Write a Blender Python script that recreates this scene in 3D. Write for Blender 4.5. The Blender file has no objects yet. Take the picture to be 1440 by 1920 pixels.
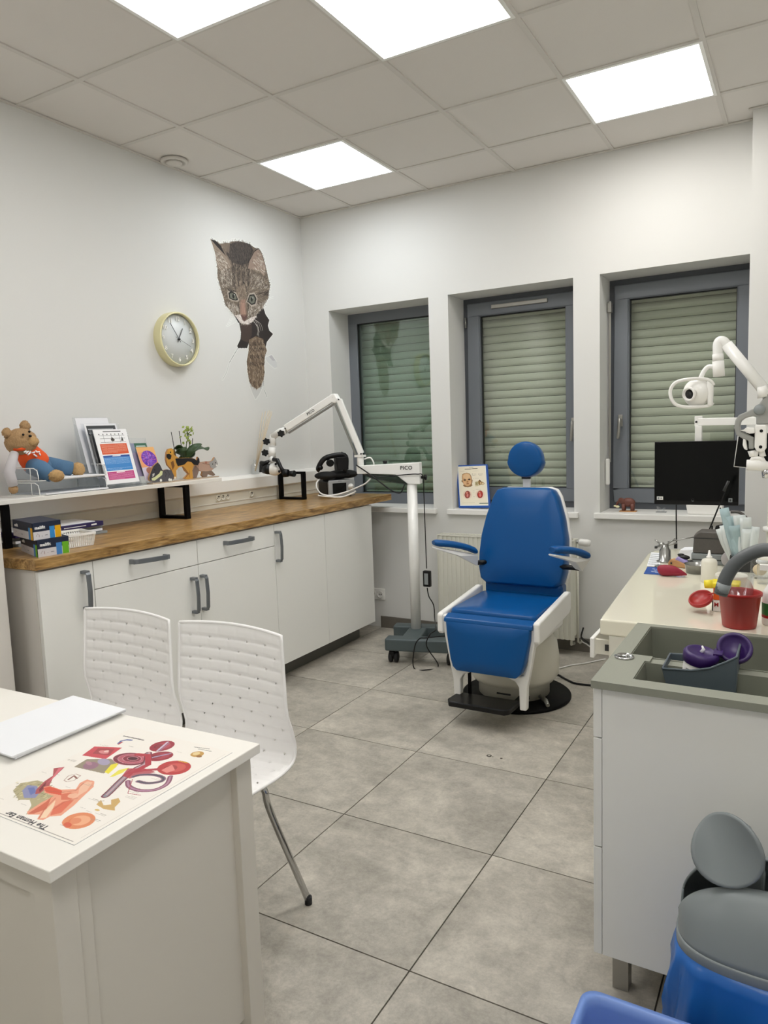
import bpy, bmesh, math, random
import numpy as np
from mathutils import Vector, Matrix
random.seed(7)
# ---------------------------------------------------------------- camera
SC = bpy.context.scene
COL = SC.collection
FPX, YAW, PITCH, ROLL = 1361.4374, 0.5259, -0.1108, 0.0341
CAM = np.array([3.2674, -4.541, 1.4451])
H = 3.0237
def _R(a, b, c):
    ca, sa = math.cos(a), math.sin(a); cb, sb = math.cos(b), math.sin(b); cc, sc = math.cos(c), math.sin(c)
    return np.array([[ca,-sa,0],[sa,ca,0],[0,0,1]]) @ np.array([[1,0,0],[0,cb,-sb],[0,sb,cb]]) @ np.array([[cc,0,sc],[0,1,0],[-sc,0,cc]])
RM = _R(YAW, PITCH, ROLL)
cd = bpy.data.cameras.new('camera'); cam = bpy.data.objects.new('camera', cd); COL.objects.link(cam)
cd.sensor_fit = 'VERTICAL'; cd.sensor_height = 36; cd.lens = 36 * FPX / 1920; cd.clip_start = 0.05
r, f_, u = RM[:, 0], RM[:, 1], RM[:, 2]
cam.matrix_world = Matrix(((r[0], u[0], -f_[0], CAM[0]), (r[1], u[1], -f_[1], CAM[1]), (r[2], u[2], -f_[2], CAM[2]), (0, 0, 0, 1)))
SC.camera = cam
def at(ax, val, x, y):
    """survey helper: the point of the plane ax = val seen at photo pixel x, y"""
    d = RM @ np.array([(x - 720) / FPX, 1, -(y - 960) / FPX]); i = 'xyz'.index(ax)
    return tuple(CAM + d * (val - CAM[i]) / d[i])
# ---------------------------------------------------------------- world, exposure
W = bpy.data.worlds.new('night'); SC.world = W; W.use_nodes = True
W.node_tree.nodes['Background'].inputs[0].default_value = (.02, .025, .03, 1)
W.node_tree.nodes['Background'].inputs[1].default_value = 0.3
SC.view_settings.view_transform = 'Standard'; SC.view_settings.look = 'None'
SC.view_settings.gamma = 1; SC.view_settings.use_curve_mapping = False
SC.view_settings.exposure = 0.18
PANEL = 12.5          # radiance of the ceiling panels
SC.cycles.max_bounces = 10; SC.cycles.diffuse_bounces = 6; SC.cycles.use_denoising = True; SC.cycles.transparent_max_bounces = 24
# ---------------------------------------------------------------- materials
def lin(c):
    if isinstance(c, str): c = tuple(int(c[i:i+2], 16) for i in (0, 2, 4))
    return tuple(((v/255)/12.92 if v/255 <= .04045 else ((v/255+.055)/1.055)**2.4) for v in c)
def mat(name, c, rough=.5, metal=0., spec=.5, bump=0., scale=60., var=0., trans=0., alpha=1., coat=0., sss=0.):
    m = bpy.data.materials.new(name); m.use_nodes = True; nt = m.node_tree; b = nt.nodes['Principled BSDF']
    b.inputs['Base Color'].default_value = (*lin(c), 1); b.inputs['Roughness'].default_value = rough
    b.inputs['Metallic'].default_value = metal; b.inputs['Specular IOR Level'].default_value = spec
    b.inputs['Transmission Weight'].default_value = trans; b.inputs['Alpha'].default_value = alpha
    b.inputs['Coat Weight'].default_value = coat
    if sss: b.inputs['Subsurface Weight'].default_value = sss
    n = nt.nodes.new('ShaderNodeTexNoise'); n.inputs['Scale'].default_value = scale; n.inputs['Detail'].default_value = 4
    g = nt.nodes.new('ShaderNodeNewGeometry'); nt.links.new(g.outputs['Position'], n.inputs['Vector'])
    if var:
        mx = nt.nodes.new('ShaderNodeMix'); mx.data_type = 'RGBA'; L = lin(c)
        mx.inputs[6].default_value = (*[v*(1-var) for v in L], 1); mx.inputs[7].default_value = (*[min(1, v*(1+var)) for v in L], 1)
        nt.links.new(n.outputs[0], mx.inputs[0]); nt.links.new(mx.outputs[2], b.inputs['Base Color'])
    if bump:
        bp = nt.nodes.new('ShaderNodeBump'); bp.inputs['Strength'].default_value = bump; bp.inputs['Distance'].default_value = .002
        nt.links.new(n.outputs[0], bp.inputs['Height']); nt.links.new(bp.outputs[0], b.inputs['Normal'])
    return m
def emis(name, c, s):
    m = bpy.data.materials.new(name); m.use_nodes = True; nt = m.node_tree; nt.nodes.clear()
    e = nt.nodes.new('ShaderNodeEmission'); o = nt.nodes.new('ShaderNodeOutputMaterial')
    e.inputs[0].default_value = (*c, 1); e.inputs[1].default_value = s; nt.links.new(e.outputs[0], o.inputs[0]); return m
def glassy(name, tint=(1, 1, 1), ior=1.5, extra=0.0, rough=0.0):
    """thin pane: sees through, mirrors by Fresnel"""
    m = bpy.data.materials.new(name); m.use_nodes = True; nt = m.node_tree; nt.nodes.clear()
    t = nt.nodes.new('ShaderNodeBsdfTransparent'); t.inputs[0].default_value = (*tint, 1)
    g = nt.nodes.new('ShaderNodeBsdfGlossy'); g.inputs['Roughness'].default_value = rough
    lw = nt.nodes.new('ShaderNodeLayerWeight'); lw.inputs[0].default_value = .5
    pw = nt.nodes.new('ShaderNodeMath'); pw.operation = 'POWER'; pw.inputs[1].default_value = 5
    ad = nt.nodes.new('ShaderNodeMath'); ad.operation = 'MULTIPLY_ADD'; ad.use_clamp = True; f0 = ((ior-1)/(ior+1))**2
    ad.inputs[1].default_value = 1-f0; ad.inputs[2].default_value = f0*1.6+extra
    nt.links.new(lw.outputs['Facing'], pw.inputs[0]); nt.links.new(pw.outputs[0], ad.inputs[0])
    mx = nt.nodes.new('ShaderNodeMixShader'); o = nt.nodes.new('ShaderNodeOutputMaterial')
    nt.links.new(ad.outputs[0], mx.inputs[0]); nt.links.new(t.outputs[0], mx.inputs[1]); nt.links.new(g.outputs[0], mx.inputs[2]); nt.links.new(mx.outputs[0], o.inputs[0])
    return m
def floor_mat():
    m = bpy.data.materials.new('concrete_tile'); m.use_nodes = True; nt = m.node_tree; b = nt.nodes['Principled BSDF']
    g = nt.nodes.new('ShaderNodeNewGeometry'); oi = nt.nodes.new('ShaderNodeObjectInfo')
    v = nt.nodes.new('ShaderNodeVectorMath'); v.operation = 'MULTIPLY_ADD'; v.inputs[1].default_value = (1, 1, 1)
    cb = nt.nodes.new('ShaderNodeCombineXYZ'); k = nt.nodes.new('ShaderNodeMath'); k.operation = 'MULTIPLY'; k.inputs[1].default_value = 37
    nt.links.new(oi.outputs['Random'], k.inputs[0]); nt.links.new(k.outputs[0], cb.inputs[2])
    nt.links.new(g.outputs['Position'], v.inputs[0]); nt.links.new(cb.outputs[0], v.inputs[2])
    def noise(s, d, rg, dist=0., st=(1, 1, 1)):
        mp = nt.nodes.new('ShaderNodeMapping'); mp.inputs['Scale'].default_value = st; nt.links.new(v.outputs[0], mp.inputs[0])
        n = nt.nodes.new('ShaderNodeTexNoise'); n.inputs['Scale'].default_value = s; n.inputs['Detail'].default_value = d
        n.inputs['Roughness'].default_value = rg; n.inputs['Distortion'].default_value = dist; nt.links.new(mp.outputs[0], n.inputs['Vector']); return n.outputs[0]
    def ramp(src, p0, c0, p1, c1):
        r = nt.nodes.new('ShaderNodeValToRGB'); r.color_ramp.elements[0].position = p0; r.color_ramp.elements[1].position = p1
        r.color_ramp.elements[0].color = (*c0, 1); r.color_ramp.elements[1].color = (*c1, 1); nt.links.new(src, r.inputs[0]); return r.outputs[0]
    big = ramp(noise(2.2, 8, .66, .5, (1, 1.5, 1)), .34, lin('a39e93'), .64, lin('c6c0b4'))
    fine = ramp(noise(14, 10, .75, .3), .36, (.74, .74, .74), .66, (1.09, 1.09, 1.09))
    grit = ramp(noise(95, 4, .8), .3, (.86, .86, .86), .6, (1.04, 1.04, 1.04))
    prev = big
    for x in (fine, grit):
        mx = nt.nodes.new('ShaderNodeMix'); mx.data_type = 'RGBA'; mx.blend_type = 'MULTIPLY'; mx.inputs[0].default_value = 1
        nt.links.new(prev, mx.inputs[6]); nt.links.new(x, mx.inputs[7]); prev = mx.outputs[2]
    nt.links.new(prev, b.inputs['Base Color']); b.inputs['Roughness'].default_value = .42; b.inputs['Specular IOR Level'].default_value = .4
    return m
def wood_mat():
    m = bpy.data.materials.new('oak_worktop'); m.use_nodes = True; nt = m.node_tree; b = nt.nodes['Principled BSDF']
    g = nt.nodes.new('ShaderNodeNewGeometry')
    def noise(s, d, st, dist=0.):
        mp = nt.nodes.new('ShaderNodeMapping'); mp.inputs['Scale'].default_value = st; nt.links.new(g.outputs['Position'], mp.inputs[0])
        n = nt.nodes.new('ShaderNodeTexNoise'); n.inputs['Scale'].default_value = s; n.inputs['Detail'].default_value = d; n.inputs['Distortion'].default_value = dist
        nt.links.new(mp.outputs[0], n.inputs['Vector']); return n.outputs[0]
    r = nt.nodes.new('ShaderNodeValToRGB'); e = r.color_ramp.elements
    e[0].position = .3; e[0].color = (*lin('775730'), 1); e[1].position = .72; e[1].color = (*lin('cdaa74'), 1)
    x = e.new(.5); x.color = (*lin('a9854f'), 1)
    nt.links.new(noise(9, 8, (4, .7, 4), 1.2), r.inputs[0])
    r2 = nt.nodes.new('ShaderNodeValToRGB'); r2.color_ramp.elements[0].position = .38; r2.color_ramp.elements[0].color = (.72, .7, .66, 1); r2.color_ramp.elements[1].position = .62; r2.color_ramp.elements[1].color = (1.08, 1.06, 1.04, 1)
    nt.links.new(noise(60, 3, (3, .25, 3)), r2.inputs[0])
    mx = nt.nodes.new('ShaderNodeMix'); mx.data_type = 'RGBA'; mx.blend_type = 'MULTIPLY'; mx.inputs[0].default_value = 1
    nt.links.new(r.outputs[0], mx.inputs[6]); nt.links.new(r2.outputs[0], mx.inputs[7]); nt.links.new(mx.outputs[2], b.inputs['Base Color'])
    b.inputs['Roughness'].default_value = .3; b.inputs['Specular IOR Level'].default_value = .45
    return m
def print_mat(name, rough=.4):
    m = bpy.data.materials.new(name); m.use_nodes = True; nt = m.node_tree; b = nt.nodes['Principled BSDF']
    a = nt.nodes.new('ShaderNodeAttribute'); a.attribute_name = 'Col'; nt.links.new(a.outputs['Color'], b.inputs['Base Color'])
    b.inputs['Roughness'].default_value = rough; return m
M = {}
def defm(n, *a, **k): M[n] = mat(n, *a, **k)
defm('wall_paint', 'dcdcd9', .85, bump=.08, scale=220, spec=.2)
defm('ceiling_board', 'e2ded9', .95, bump=.2, scale=400, spec=.05)
defm('ceiling_metal', 'd6d2cc', .6)
defm('cabinet_white', 'eeeeea', .35)
defm('cabinet_edge', 'dedad4', .4)
defm('gloss_white', 'ebe9e3', .25)
defm('white_metal', 'f4f4f1', .28, coat=.3)
defm('white_plastic', 'f0efeb', .35)
defm('ivory_plastic', 'dedbce', .35)
defm('grey_plinth', '5e5d58', .5)
defm('baseboard_tile', '6c675f', .45, var=.15, scale=15)
defm('grout', '4f4a43', .9)
defm('window_frame', '70757c', .4)
defm('window_frame_dark', '4e5258', .45)
defm('gasket', '101214', .5)
defm('shutter', 'c6c9bc', .45)
defm('shutter_dark', '2f352f', .6)
defm('handle_grey', '7c8084', .35, metal=.6)
defm('chrome', 'c8c8c8', .12, metal=1.)
defm('steel', '9c9c98', .28, metal=.9)
defm('brushed', 'a8a6a0', .4, metal=.8)
defm('black_metal', '060607', .5, spec=.12)
defm('black_plastic', '08080a', .38, spec=.35)
defm('black_matte', '0a0a0b', .8)
defm('black_gloss', '030404', .12, spec=.25)
defm('dark_grey', '2d2e2f', .5)
defm('rubber', '17181a', .6)
defm('blue_vinyl', '064e8c', .3, spec=.3, bump=.05, scale=350)
defm('trolley_grey', '4b5658', .45)
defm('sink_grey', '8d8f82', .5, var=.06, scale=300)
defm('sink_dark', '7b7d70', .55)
defm('grey_plastic', '8b9192', .4)
defm('grey_hose', '5a5e60', .45)
defm('caddy_grey', '4f5a61', .45)
defm('purple', '2f0f57', .4)
defm('red_plastic', 'a01a17', .4)
defm('darkred', '8d1330', .6)
defm('bag_blue', '1c62b0', .3, bump=.3, scale=25)
defm('crate_blue', '7393d6', .35)
defm('paper', 'eceef2', .8)
defm('desk_white', 'dad5cb', .45)
defm('desk_top', 'f0ede6', .4)
defm('chair_white', 'f9f8f7', .35)
defm('fur', 'a5855f', .95, bump=1., scale=160, var=.35)
defm('fur_light', 'b79566', .95, bump=1., scale=160, var=.3)
defm('orange_cloth', 'e2541a', .8)
defm('denim', '4f7191', .9, bump=.3, scale=300, var=.1)
defm('grey_cloth', 'bdb9bb', .9, bump=.2, scale=200)
defm('leaf', '2c4420', .45, var=.3, scale=40)
defm('flower', '9fb056', .6, var=.2, scale=80)
defm('soil', '4a3524', .9)
defm('reed', 'dbc7a3', .7)
defm('gold', 'dfd9ac', .35, metal=.15)
defm('radiator', 'dddcd0', .35)
defm('navy', '0f1a33', .5)
defm('lightblue', '3f8fd0', .5)
defm('amber', 'e5a800', .5)
defm('green', '6db31e', .5)
defm('bluepad', '1d4fa0', .4)
defm('yellow', 'f0dc2a', .4)
defm('orange_tub', 'e05a12', .4)
defm('tan', 'b88a5c', .7)
defm('pale_tan', 'b5a28c', .7)
defm('violet', '9b8fc4', .5)
defm('mask_blue', 'a3b9bd', .8, var=.12, scale=30)
defm('mask_white', 'd3dad9', .8)
defm('case_grey', '57534f', .5, var=.15, scale=80)
defm('text_dark', '3c3e42', .5)
defm('text_white', 'f2f2f2', .5)
defm('text_red', 'b02020', .5)
defm('brown', '6e4136', .5, var=.35, scale=90)
defm('pale_yellow', 'e7e2b8', .5)
defm('label_green', '2f7a3a', .5)
defm('clock_face', 'd5d9da', .4)
M['floor'] = floor_mat(); M['wood'] = wood_mat()
M['pane'] = glassy('window_pane', (.93, .95, .92), 1.5, .02)
M['pane_green'] = glassy('window_pane_green', (.78, .86, .82), 1.5, .04)
M['clear'] = glassy('clear_acrylic', (.95, .96, .97), 1.45, .03, .02)
M['mesh_wire'] = glassy('wire_gauze', (.84, .86, .88), 1.3, .10, .6)
M['net_black'] = glassy('black_net', (.45, .47, .46), 1.2, .02, .6)
M['print'] = print_mat('printed_paper'); M['print_matte'] = print_mat('printed_vinyl', .75); M['print_gloss'] = print_mat('glossy_print', .15)
# ---------------------------------------------------------------- mesh builder
class MB:
    def __init__(s): s.v = []; s.f = []; s.s = []
    def add(s, vs, fs, smooth=False):
        n = len(s.v); s.v += [tuple(map(float, v)) for v in vs]; s.f += [tuple(i + n for i in f) for f in fs]; s.s += [smooth] * len(fs); return s
    def box(s, x0, x1, y0, y1, z0, z1):
        x0, x1 = min(x0, x1), max(x0, x1); y0, y1 = min(y0, y1), max(y0, y1); z0, z1 = min(z0, z1), max(z0, z1)
        return s.add([(x0,y0,z0),(x1,y0,z0),(x1,y1,z0),(x0,y1,z0),(x0,y0,z1),(x1,y0,z1),(x1,y1,z1),(x0,y1,z1)],
                     [(0,3,2,1),(4,5,6,7),(0,1,5,4),(1,2,6,5),(2,3,7,6),(3,0,4,7)])
    def obox(s, p0, p1, w, h, up=(0, 0, 1)):
        """bar from p0 to p1, w across, h along up"""
        p0, p1 = Vector(p0), Vector(p1); d = (p1 - p0).normalized(); u = Vector(up); a = d.cross(u)
        if a.length < 1e-4: a = d.cross(Vector((1, 0, 0)))
        a.normalize(); u = a.cross(d).normalized(); vs = []
        for p in (p0, p1):
            for i, j in ((-1,-1),(1,-1),(1,1),(-1,1)): vs.append(p + a*i*w/2 + u*j*h/2)
        return s.add(vs, [(3,2,1,0),(4,5,6,7),(0,1,5,4),(1,2,6,5),(2,3,7,6),(3,0,4,7)])
    def prism(s, poly, axis, a, b):
        """closed 2-D polygon pulled along axis from a to b"""
        def P(q, t): return {'x': (t, q[0], q[1]), 'y': (q[0], t, q[1]), 'z': (q[0], q[1], t)}[axis]
        n = len(poly); vs = [P(q, a) for q in poly] + [P(q, b) for q in poly]
        return s.add(vs, [tuple(range(n))[::-1], tuple(range(n, 2*n))] + [(i, (i+1) % n, n + (i+1) % n, n + i) for i in range(n)])
    def ring(s, rings, cap=True, smooth=True, closed=True):
        n = len(rings[0]); vs = [v for r in rings for v in r]; fs = []
        for k in range(len(rings) - 1):
            for i in range(n if closed else n - 1):
                j = (i + 1) % n; fs.append((k*n+i, k*n+j, (k+1)*n+j, (k+1)*n+i))
        s.add(vs, fs, smooth)
        if cap: s.add(rings[0], [tuple(range(n))[::-1]]); s.add(rings[-1], [tuple(range(n))])
        return s
    def tube(s, pts, r, seg=10, cap=True):
        pts = [Vector(p) for p in pts]; rs = r if isinstance(r, (list, tuple)) else [r]*len(pts); rings = []
        t = (pts[1]-pts[0]).normalized(); a = t.cross(Vector((0, 0, 1)))
        if a.length < 1e-3: a = t.cross(Vector((1, 0, 0)))
        a.normalize()
        for i, p in enumerate(pts):
            t = (pts[min(i+1, len(pts)-1)] - pts[max(i-1, 0)]).normalized(); a = (a - t*a.dot(t))
            a = a.normalized() if a.length > 1e-6 else t.orthogonal().normalized(); b = t.cross(a)
            rings.append([p + (a*math.cos(2*math.pi*k/seg) + b*math.sin(2*math.pi*k/seg))*rs[i] for k in range(seg)])
        return s.ring(rings, cap)
    def lathe(s, prof, c=(0, 0, 0), axis=(0, 0, 1), seg=32, cap=True):
        """prof: (radius, height) pairs along axis from c"""
        ax = Vector(axis).normalized(); a = ax.orthogonal().normalized(); b = ax.cross(a); c = Vector(c)
        return s.ring([[c + ax*h + (a*math.cos(2*math.pi*k/seg) + b*math.sin(2*math.pi*k/seg))*max(r, 1e-5) for k in range(seg)] for r, h in prof], cap)
    def ball(s, c, r, seg=18, n=10):
        rx, ry, rz = r if isinstance(r, (tuple, list)) else (r, r, r); rings = []
        for i in range(n + 1):
            t = math.pi*i/n; rings.append([(c[0]+rx*max(math.sin(t), 1e-4)*math.cos(2*math.pi*k/seg), c[1]+ry*max(math.sin(t), 1e-4)*math.sin(2*math.pi*k/seg), c[2]-rz*math.cos(t)) for k in range(seg)])
        return s.ring(rings)
    def grid(s, fn, nu, nv, smooth=True):
        vs = [fn(i/nu, j/nv) for j in range(nv+1) for i in range(nu+1)]
        return s.add(vs, [(j*(nu+1)+i, j*(nu+1)+i+1, (j+1)*(nu+1)+i+1, (j+1)*(nu+1)+i) for j in range(nv) for i in range(nu)], smooth)
def _off(o):
    v = Vector((0, 0, 0))
    while o is not None: v = v + o.location; o = o.parent
    return v
def obj(name, mb, m, parent=None, bevel=0., label=None, cat=None, group=None, kind=None, solid=0., sub=0, smooth=False, seg=2):
    me = bpy.data.meshes.new(name); o_ = _off(parent)
    me.from_pydata([tuple(Vector(v) - o_) for v in mb.v], [], mb.f); me.materials.append(M[m] if isinstance(m, str) else m)
    me.polygons.foreach_set('use_smooth', [True]*len(mb.f) if smooth else mb.s); me.update()
    o = bpy.data.objects.new(name, me); COL.objects.link(o); o.parent = parent
    if len(mb.v) < 60000:
        bm = bmesh.new(); bm.from_mesh(me); bmesh.ops.remove_doubles(bm, verts=bm.verts, dist=1e-6)
        if not solid: bmesh.ops.recalc_face_normals(bm, faces=bm.faces)
        bm.to_mesh(me); bm.free()
    if solid: md = o.modifiers.new('solid', 'SOLIDIFY'); md.thickness = solid; md.offset = 0
    if bevel:
        md = o.modifiers.new('bevel', 'BEVEL'); md.width = bevel; md.segments = seg; md.limit_method = 'ANGLE'; md.angle_limit = math.radians(40); md.harden_normals = False
    if sub: md = o.modifiers.new('sub', 'SUBSURF'); md.levels = sub; md.render_levels = sub
    return tag(o, label, cat, group, kind)
def tag(o, label=None, cat=None, group=None, kind=None):
    for k, v in (('label', label), ('category', cat), ('group', group), ('kind', kind)):
        if v: o[k] = v
    return o
def thing(name, label, cat, loc=(0, 0, 0), group=None):
    o = bpy.data.objects.new(name, None); COL.objects.link(o); o.location = loc; o.empty_display_size = .05
    return tag(o, label, cat, group)
def struct(name, mb, m, parent=None, **k): return obj(name, mb, m, parent, kind=None if parent else 'structure', **k)
def dup(root, loc=None, rz=None, label=None):
    r = root.copy(); COL.objects.link(r)
    if loc is not None: r.location = loc
    if rz is not None: r.rotation_euler = (0, 0, rz)
    if label: r['label'] = label
    for c0 in list(root.children):
        c = c0.copy(); COL.objects.link(c); c.parent = r
        for g0 in list(c0.children): g = g0.copy(); COL.objects.link(g); g.parent = c
    return r
def text(name, s, size, m, parent, origin, right, up, depth=.0006, align='CENTER', bold=0.):
    """lettering mesh: s written from origin along right, upright along up (world directions)"""
    cu = bpy.data.curves.new(name, 'FONT'); cu.body = s; cu.size = size; cu.extrude = depth/2; cu.align_x = align; cu.align_y = 'CENTER'; cu.offset = bold; cu.resolution_u = 3; cu.space_character = 1.08
    t = bpy.data.objects.new(name, cu); COL.objects.link(t)
    dg = bpy.context.evaluated_depsgraph_get(); me = bpy.data.meshes.new_from_object(t.evaluated_get(dg)); bpy.data.objects.remove(t)
    R_ = Vector(right).normalized(); U_ = Vector(up).normalized(); N_ = R_.cross(U_); o_ = Vector(origin) - _off(parent)
    me.transform(Matrix(((R_.x, U_.x, N_.x, o_.x), (R_.y, U_.y, N_.y, o_.y), (R_.z, U_.z, N_.z, o_.z), (0, 0, 0, 1))))
    me.materials.clear(); me.materials.append(M[m]); o = bpy.data.objects.new(name, me); COL.objects.link(o); o.parent = parent; return o
# ---------------------------------------------------------------- flat print painter
class Art:
    """colours painted on a rectangle a x b metres, turned into vertex colours of a fine grid"""
    def __init__(s, w, h, nx, ny, bg): s.w, s.h, s.nx, s.ny = w, h, nx, ny; s.c = np.ones((ny, nx, 3))*np.array(lin(bg)); s.a = np.ones((ny, nx), bool)
    def _bb(s, x0, x1, y0, y1):
        i0 = max(0, int(x0/s.w*s.nx)-1); i1 = min(s.nx, int(x1/s.w*s.nx)+2); j0 = max(0, int(y0/s.h*s.ny)-1); j1 = min(s.ny, int(y1/s.h*s.ny)+2)
        if i0 >= i1 or j0 >= j1: return None
        X, Y = np.meshgrid((np.arange(i0, i1)+.5)*s.w/s.nx, (np.arange(j0, j1)+.5)*s.h/s.ny); return X, Y, slice(j0, j1), slice(i0, i1)
    def _put(s, mask, J, I, col, op=1.):
        c = np.array(lin(col) if isinstance(col, str) else col); s.c[J, I] = np.where(mask[..., None], s.c[J, I]*(1-op) + c*op, s.c[J, I])
    def mask(s, pts):
        xs = [p[0] for p in pts]; ys = [p[1] for p in pts]; b = s._bb(min(xs), max(xs), min(ys), max(ys))
        if b is None: return None
        X, Y, J, I = b; m = np.zeros(X.shape, bool)
        for k in range(len(pts)):
            (x0, y0), (x1, y1) = pts[k], pts[(k+1) % len(pts)]
            if y0 == y1: continue
            m ^= ((y0 > Y) != (y1 > Y)) & (X < (x1-x0)*(Y-y0)/(y1-y0)+x0)
        return m, J, I
    def poly(s, pts, col, op=1.):
        r = s.mask(pts)
        if r: s._put(r[0], r[1], r[2], col, op)
    def oval(s, cx, cy, rx, ry, col, op=1., rot=0.):
        R_ = max(rx, ry); b = s._bb(cx-R_, cx+R_, cy-R_, cy+R_)
        if b is None: return
        X, Y, J, I = b; c, n = math.cos(rot), math.sin(rot); U = (X-cx)*c+(Y-cy)*n; V = -(X-cx)*n+(Y-cy)*c
        s._put((U/rx)**2+(V/ry)**2 < 1, J, I, col, op)
    def line(s, pts, wd, col, op=1.):
        for (x0, y0), (x1, y1) in zip(pts[:-1], pts[1:]):
            b = s._bb(min(x0, x1)-wd, max(x0, x1)+wd, min(y0, y1)-wd, max(y0, y1)+wd)
            if b is None: continue
            X, Y, J, I = b; dx, dy = x1-x0, y1-y0; L = dx*dx+dy*dy+1e-12; t = np.clip(((X-x0)*dx+(Y-y0)*dy)/L, 0, 1)
            s._put((X-x0-t*dx)**2+(Y-y0-t*dy)**2 < (wd/2)**2, J, I, col, op)
    def words(s, x, y, w, n, col='555555', h=.0016, gap=.0034, seed=0):
        rr = random.Random(seed)
        for k in range(n):
            xx = x; e = x + w*(1 if k < n-1 else .6)
            while xx < e:
                L = rr.uniform(.004, .010); s.line([(xx, y+k*gap), (min(xx+L, e), y+k*gap)], h, col, .75); xx += L+.0022
    def build(s, name, fn, m, parent, **kw):
        """fn(u, v): point of the sheet at u metres right, v metres down"""
        nx, ny = s.nx, s.ny; keep = s.a
        U, V = np.meshgrid(np.arange(nx+1)*s.w/nx, np.arange(ny+1)*s.h/ny); o_ = np.array(_off(parent))
        P0, PX, PY = (np.array(fn(*q)) for q in ((0, 0), (1, 0), (0, 1)))
        pts = (P0 + U[..., None]*(PX-P0) + V[..., None]*(PY-P0)).reshape(-1, 3) - o_
        J, I = np.nonzero(keep); a = J*(nx+1)+I; F = np.stack([a, a+nx+1, a+nx+2, a+1], 1)
        used = np.unique(F); mp = np.zeros(len(pts), int); mp[used] = np.arange(len(used)); F = mp[F]
        me = bpy.data.meshes.new(name); me.from_pydata(pts[used].tolist(), [], F.tolist())
        at_ = me.color_attributes.new('Col', 'FLOAT_COLOR', 'CORNER'); c = np.ones((len(F), 4, 4)); c[:, :, :3] = s.c[J, I][:, None, :]
        at_.data.foreach_set('color', c.reshape(-1)); me.materials.append(M[m]); me.update()
        o = bpy.data.objects.new(name, me); COL.objects.link(o); o.parent = parent; return tag(o, **kw)
def smoothpath(pts, n=8):
    pts = [Vector(p) for p in pts]; P = [pts[0]] + pts + [pts[-1]]; out = []
    for i in range(1, len(P)-2):
        for k in range(n):
            t = k/n; a, b, c, d = P[i-1], P[i], P[i+1], P[i+2]
            out.append(.5*((2*b)+(c-a)*t+(2*a-5*b+4*c-d)*t*t+(-a+3*b-3*c+d)*t**3))
    return out + [pts[-1]]
def sm2(pts, n=6): return [(p.x, p.y) for p in smoothpath([(a, b, 0) for a, b in pts], n)]

defm('bin_grey', '7b8284', .42)
# ================================================================ the room
XR, YF = 3.86, -6.3            # right wall, wall behind the camera
TX, TY, TS = 1.1839, -1.1664, .6
b = MB().box(-.1, XR+.1, YF-.1, .45, -.12, -.004); floor = struct('floor', b, 'grout')
tile0 = MB().box(-.2985, .2985, -.2985, .2985, -.006, 0); tm = None
for i in range(-3, 6):
    for j in range(-9, 3):
        x0 = TX+TS*i; y0 = TY+TS*j; a0, a1, b0, b1 = max(x0, 0), min(x0+TS, XR), max(y0, YF), min(y0+TS, 0)
        if a1-a0 < .01 or b1-b0 < .01: continue
        full = a1-a0 > .59 and b1-b0 > .59; g = .0022
        if full and tm:
            o = bpy.data.objects.new('tile', tm); COL.objects.link(o); o.parent = floor
        elif full:
            o = obj('tile', MB().box(g, TS-g, g, TS-g, -.006, 0), 'floor', floor); tm = o.data
        else:
            o = obj('tile', MB().box(a0-x0+g, a1-x0-g, b0-y0+g, b1-y0-g, -.006, 0), 'floor', floor)
        o.location = (x0, y0, 0)
for px, py, r_ in ((917, 1417, .012), (924, 1419, .003), (940, 1422, .006)):
    c = at('z', .0004, px, py); obj('floor_mark', MB().lathe([(r_, .0002), (r_*.75, .0005), (.0001 if r_ < .01 else r_*.5, .0005)], c, seg=14, cap=False), 'grout', floor)
struct('wall_left', MB().box(-.12, 0, YF, 0, 0, H+.12), 'wall_paint')
struct('wall_right', MB().box(XR, XR+.12, YF, 0, 0, H+.12), 'wall_paint')
struct('wall_front', MB().box(-.12, XR+.12, YF-.12, YF, 0, H+.12), 'wall_paint')
WIN = [(.22, 1.035), (1.18, 2.02), (2.18, 3.03)]; WZ0, WZ1, WD = .885, 2.335, .26
b = MB(); b.box(-.12, XR+.12, 0, .42, 0, WZ0); b.box(-.12, XR+.12, 0, .42, WZ1, H+.12)
for x0, x1 in ((-.12, WIN[0][0]), (WIN[0][1], WIN[1][0]), (WIN[1][1], WIN[2][0]), (WIN[2][1], XR+.12)): b.box(x0, x1, 0, .42, WZ0, WZ1)
struct('wall_back', b, 'wall_paint')
struct('wall_pillar', MB().box(2.995, XR, -.15, 0, 0, H), 'wall_paint')
struct('baseboard_back', MB().box(.58, 2.995, -.012, 0, 0, .085).box(2.983, XR, -.162, -.15, 0, .085), 'baseboard_tile')
struct('baseboard_left', MB().box(0, .012, YF, -2.9, 0, .085), 'baseboard_tile')
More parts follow.
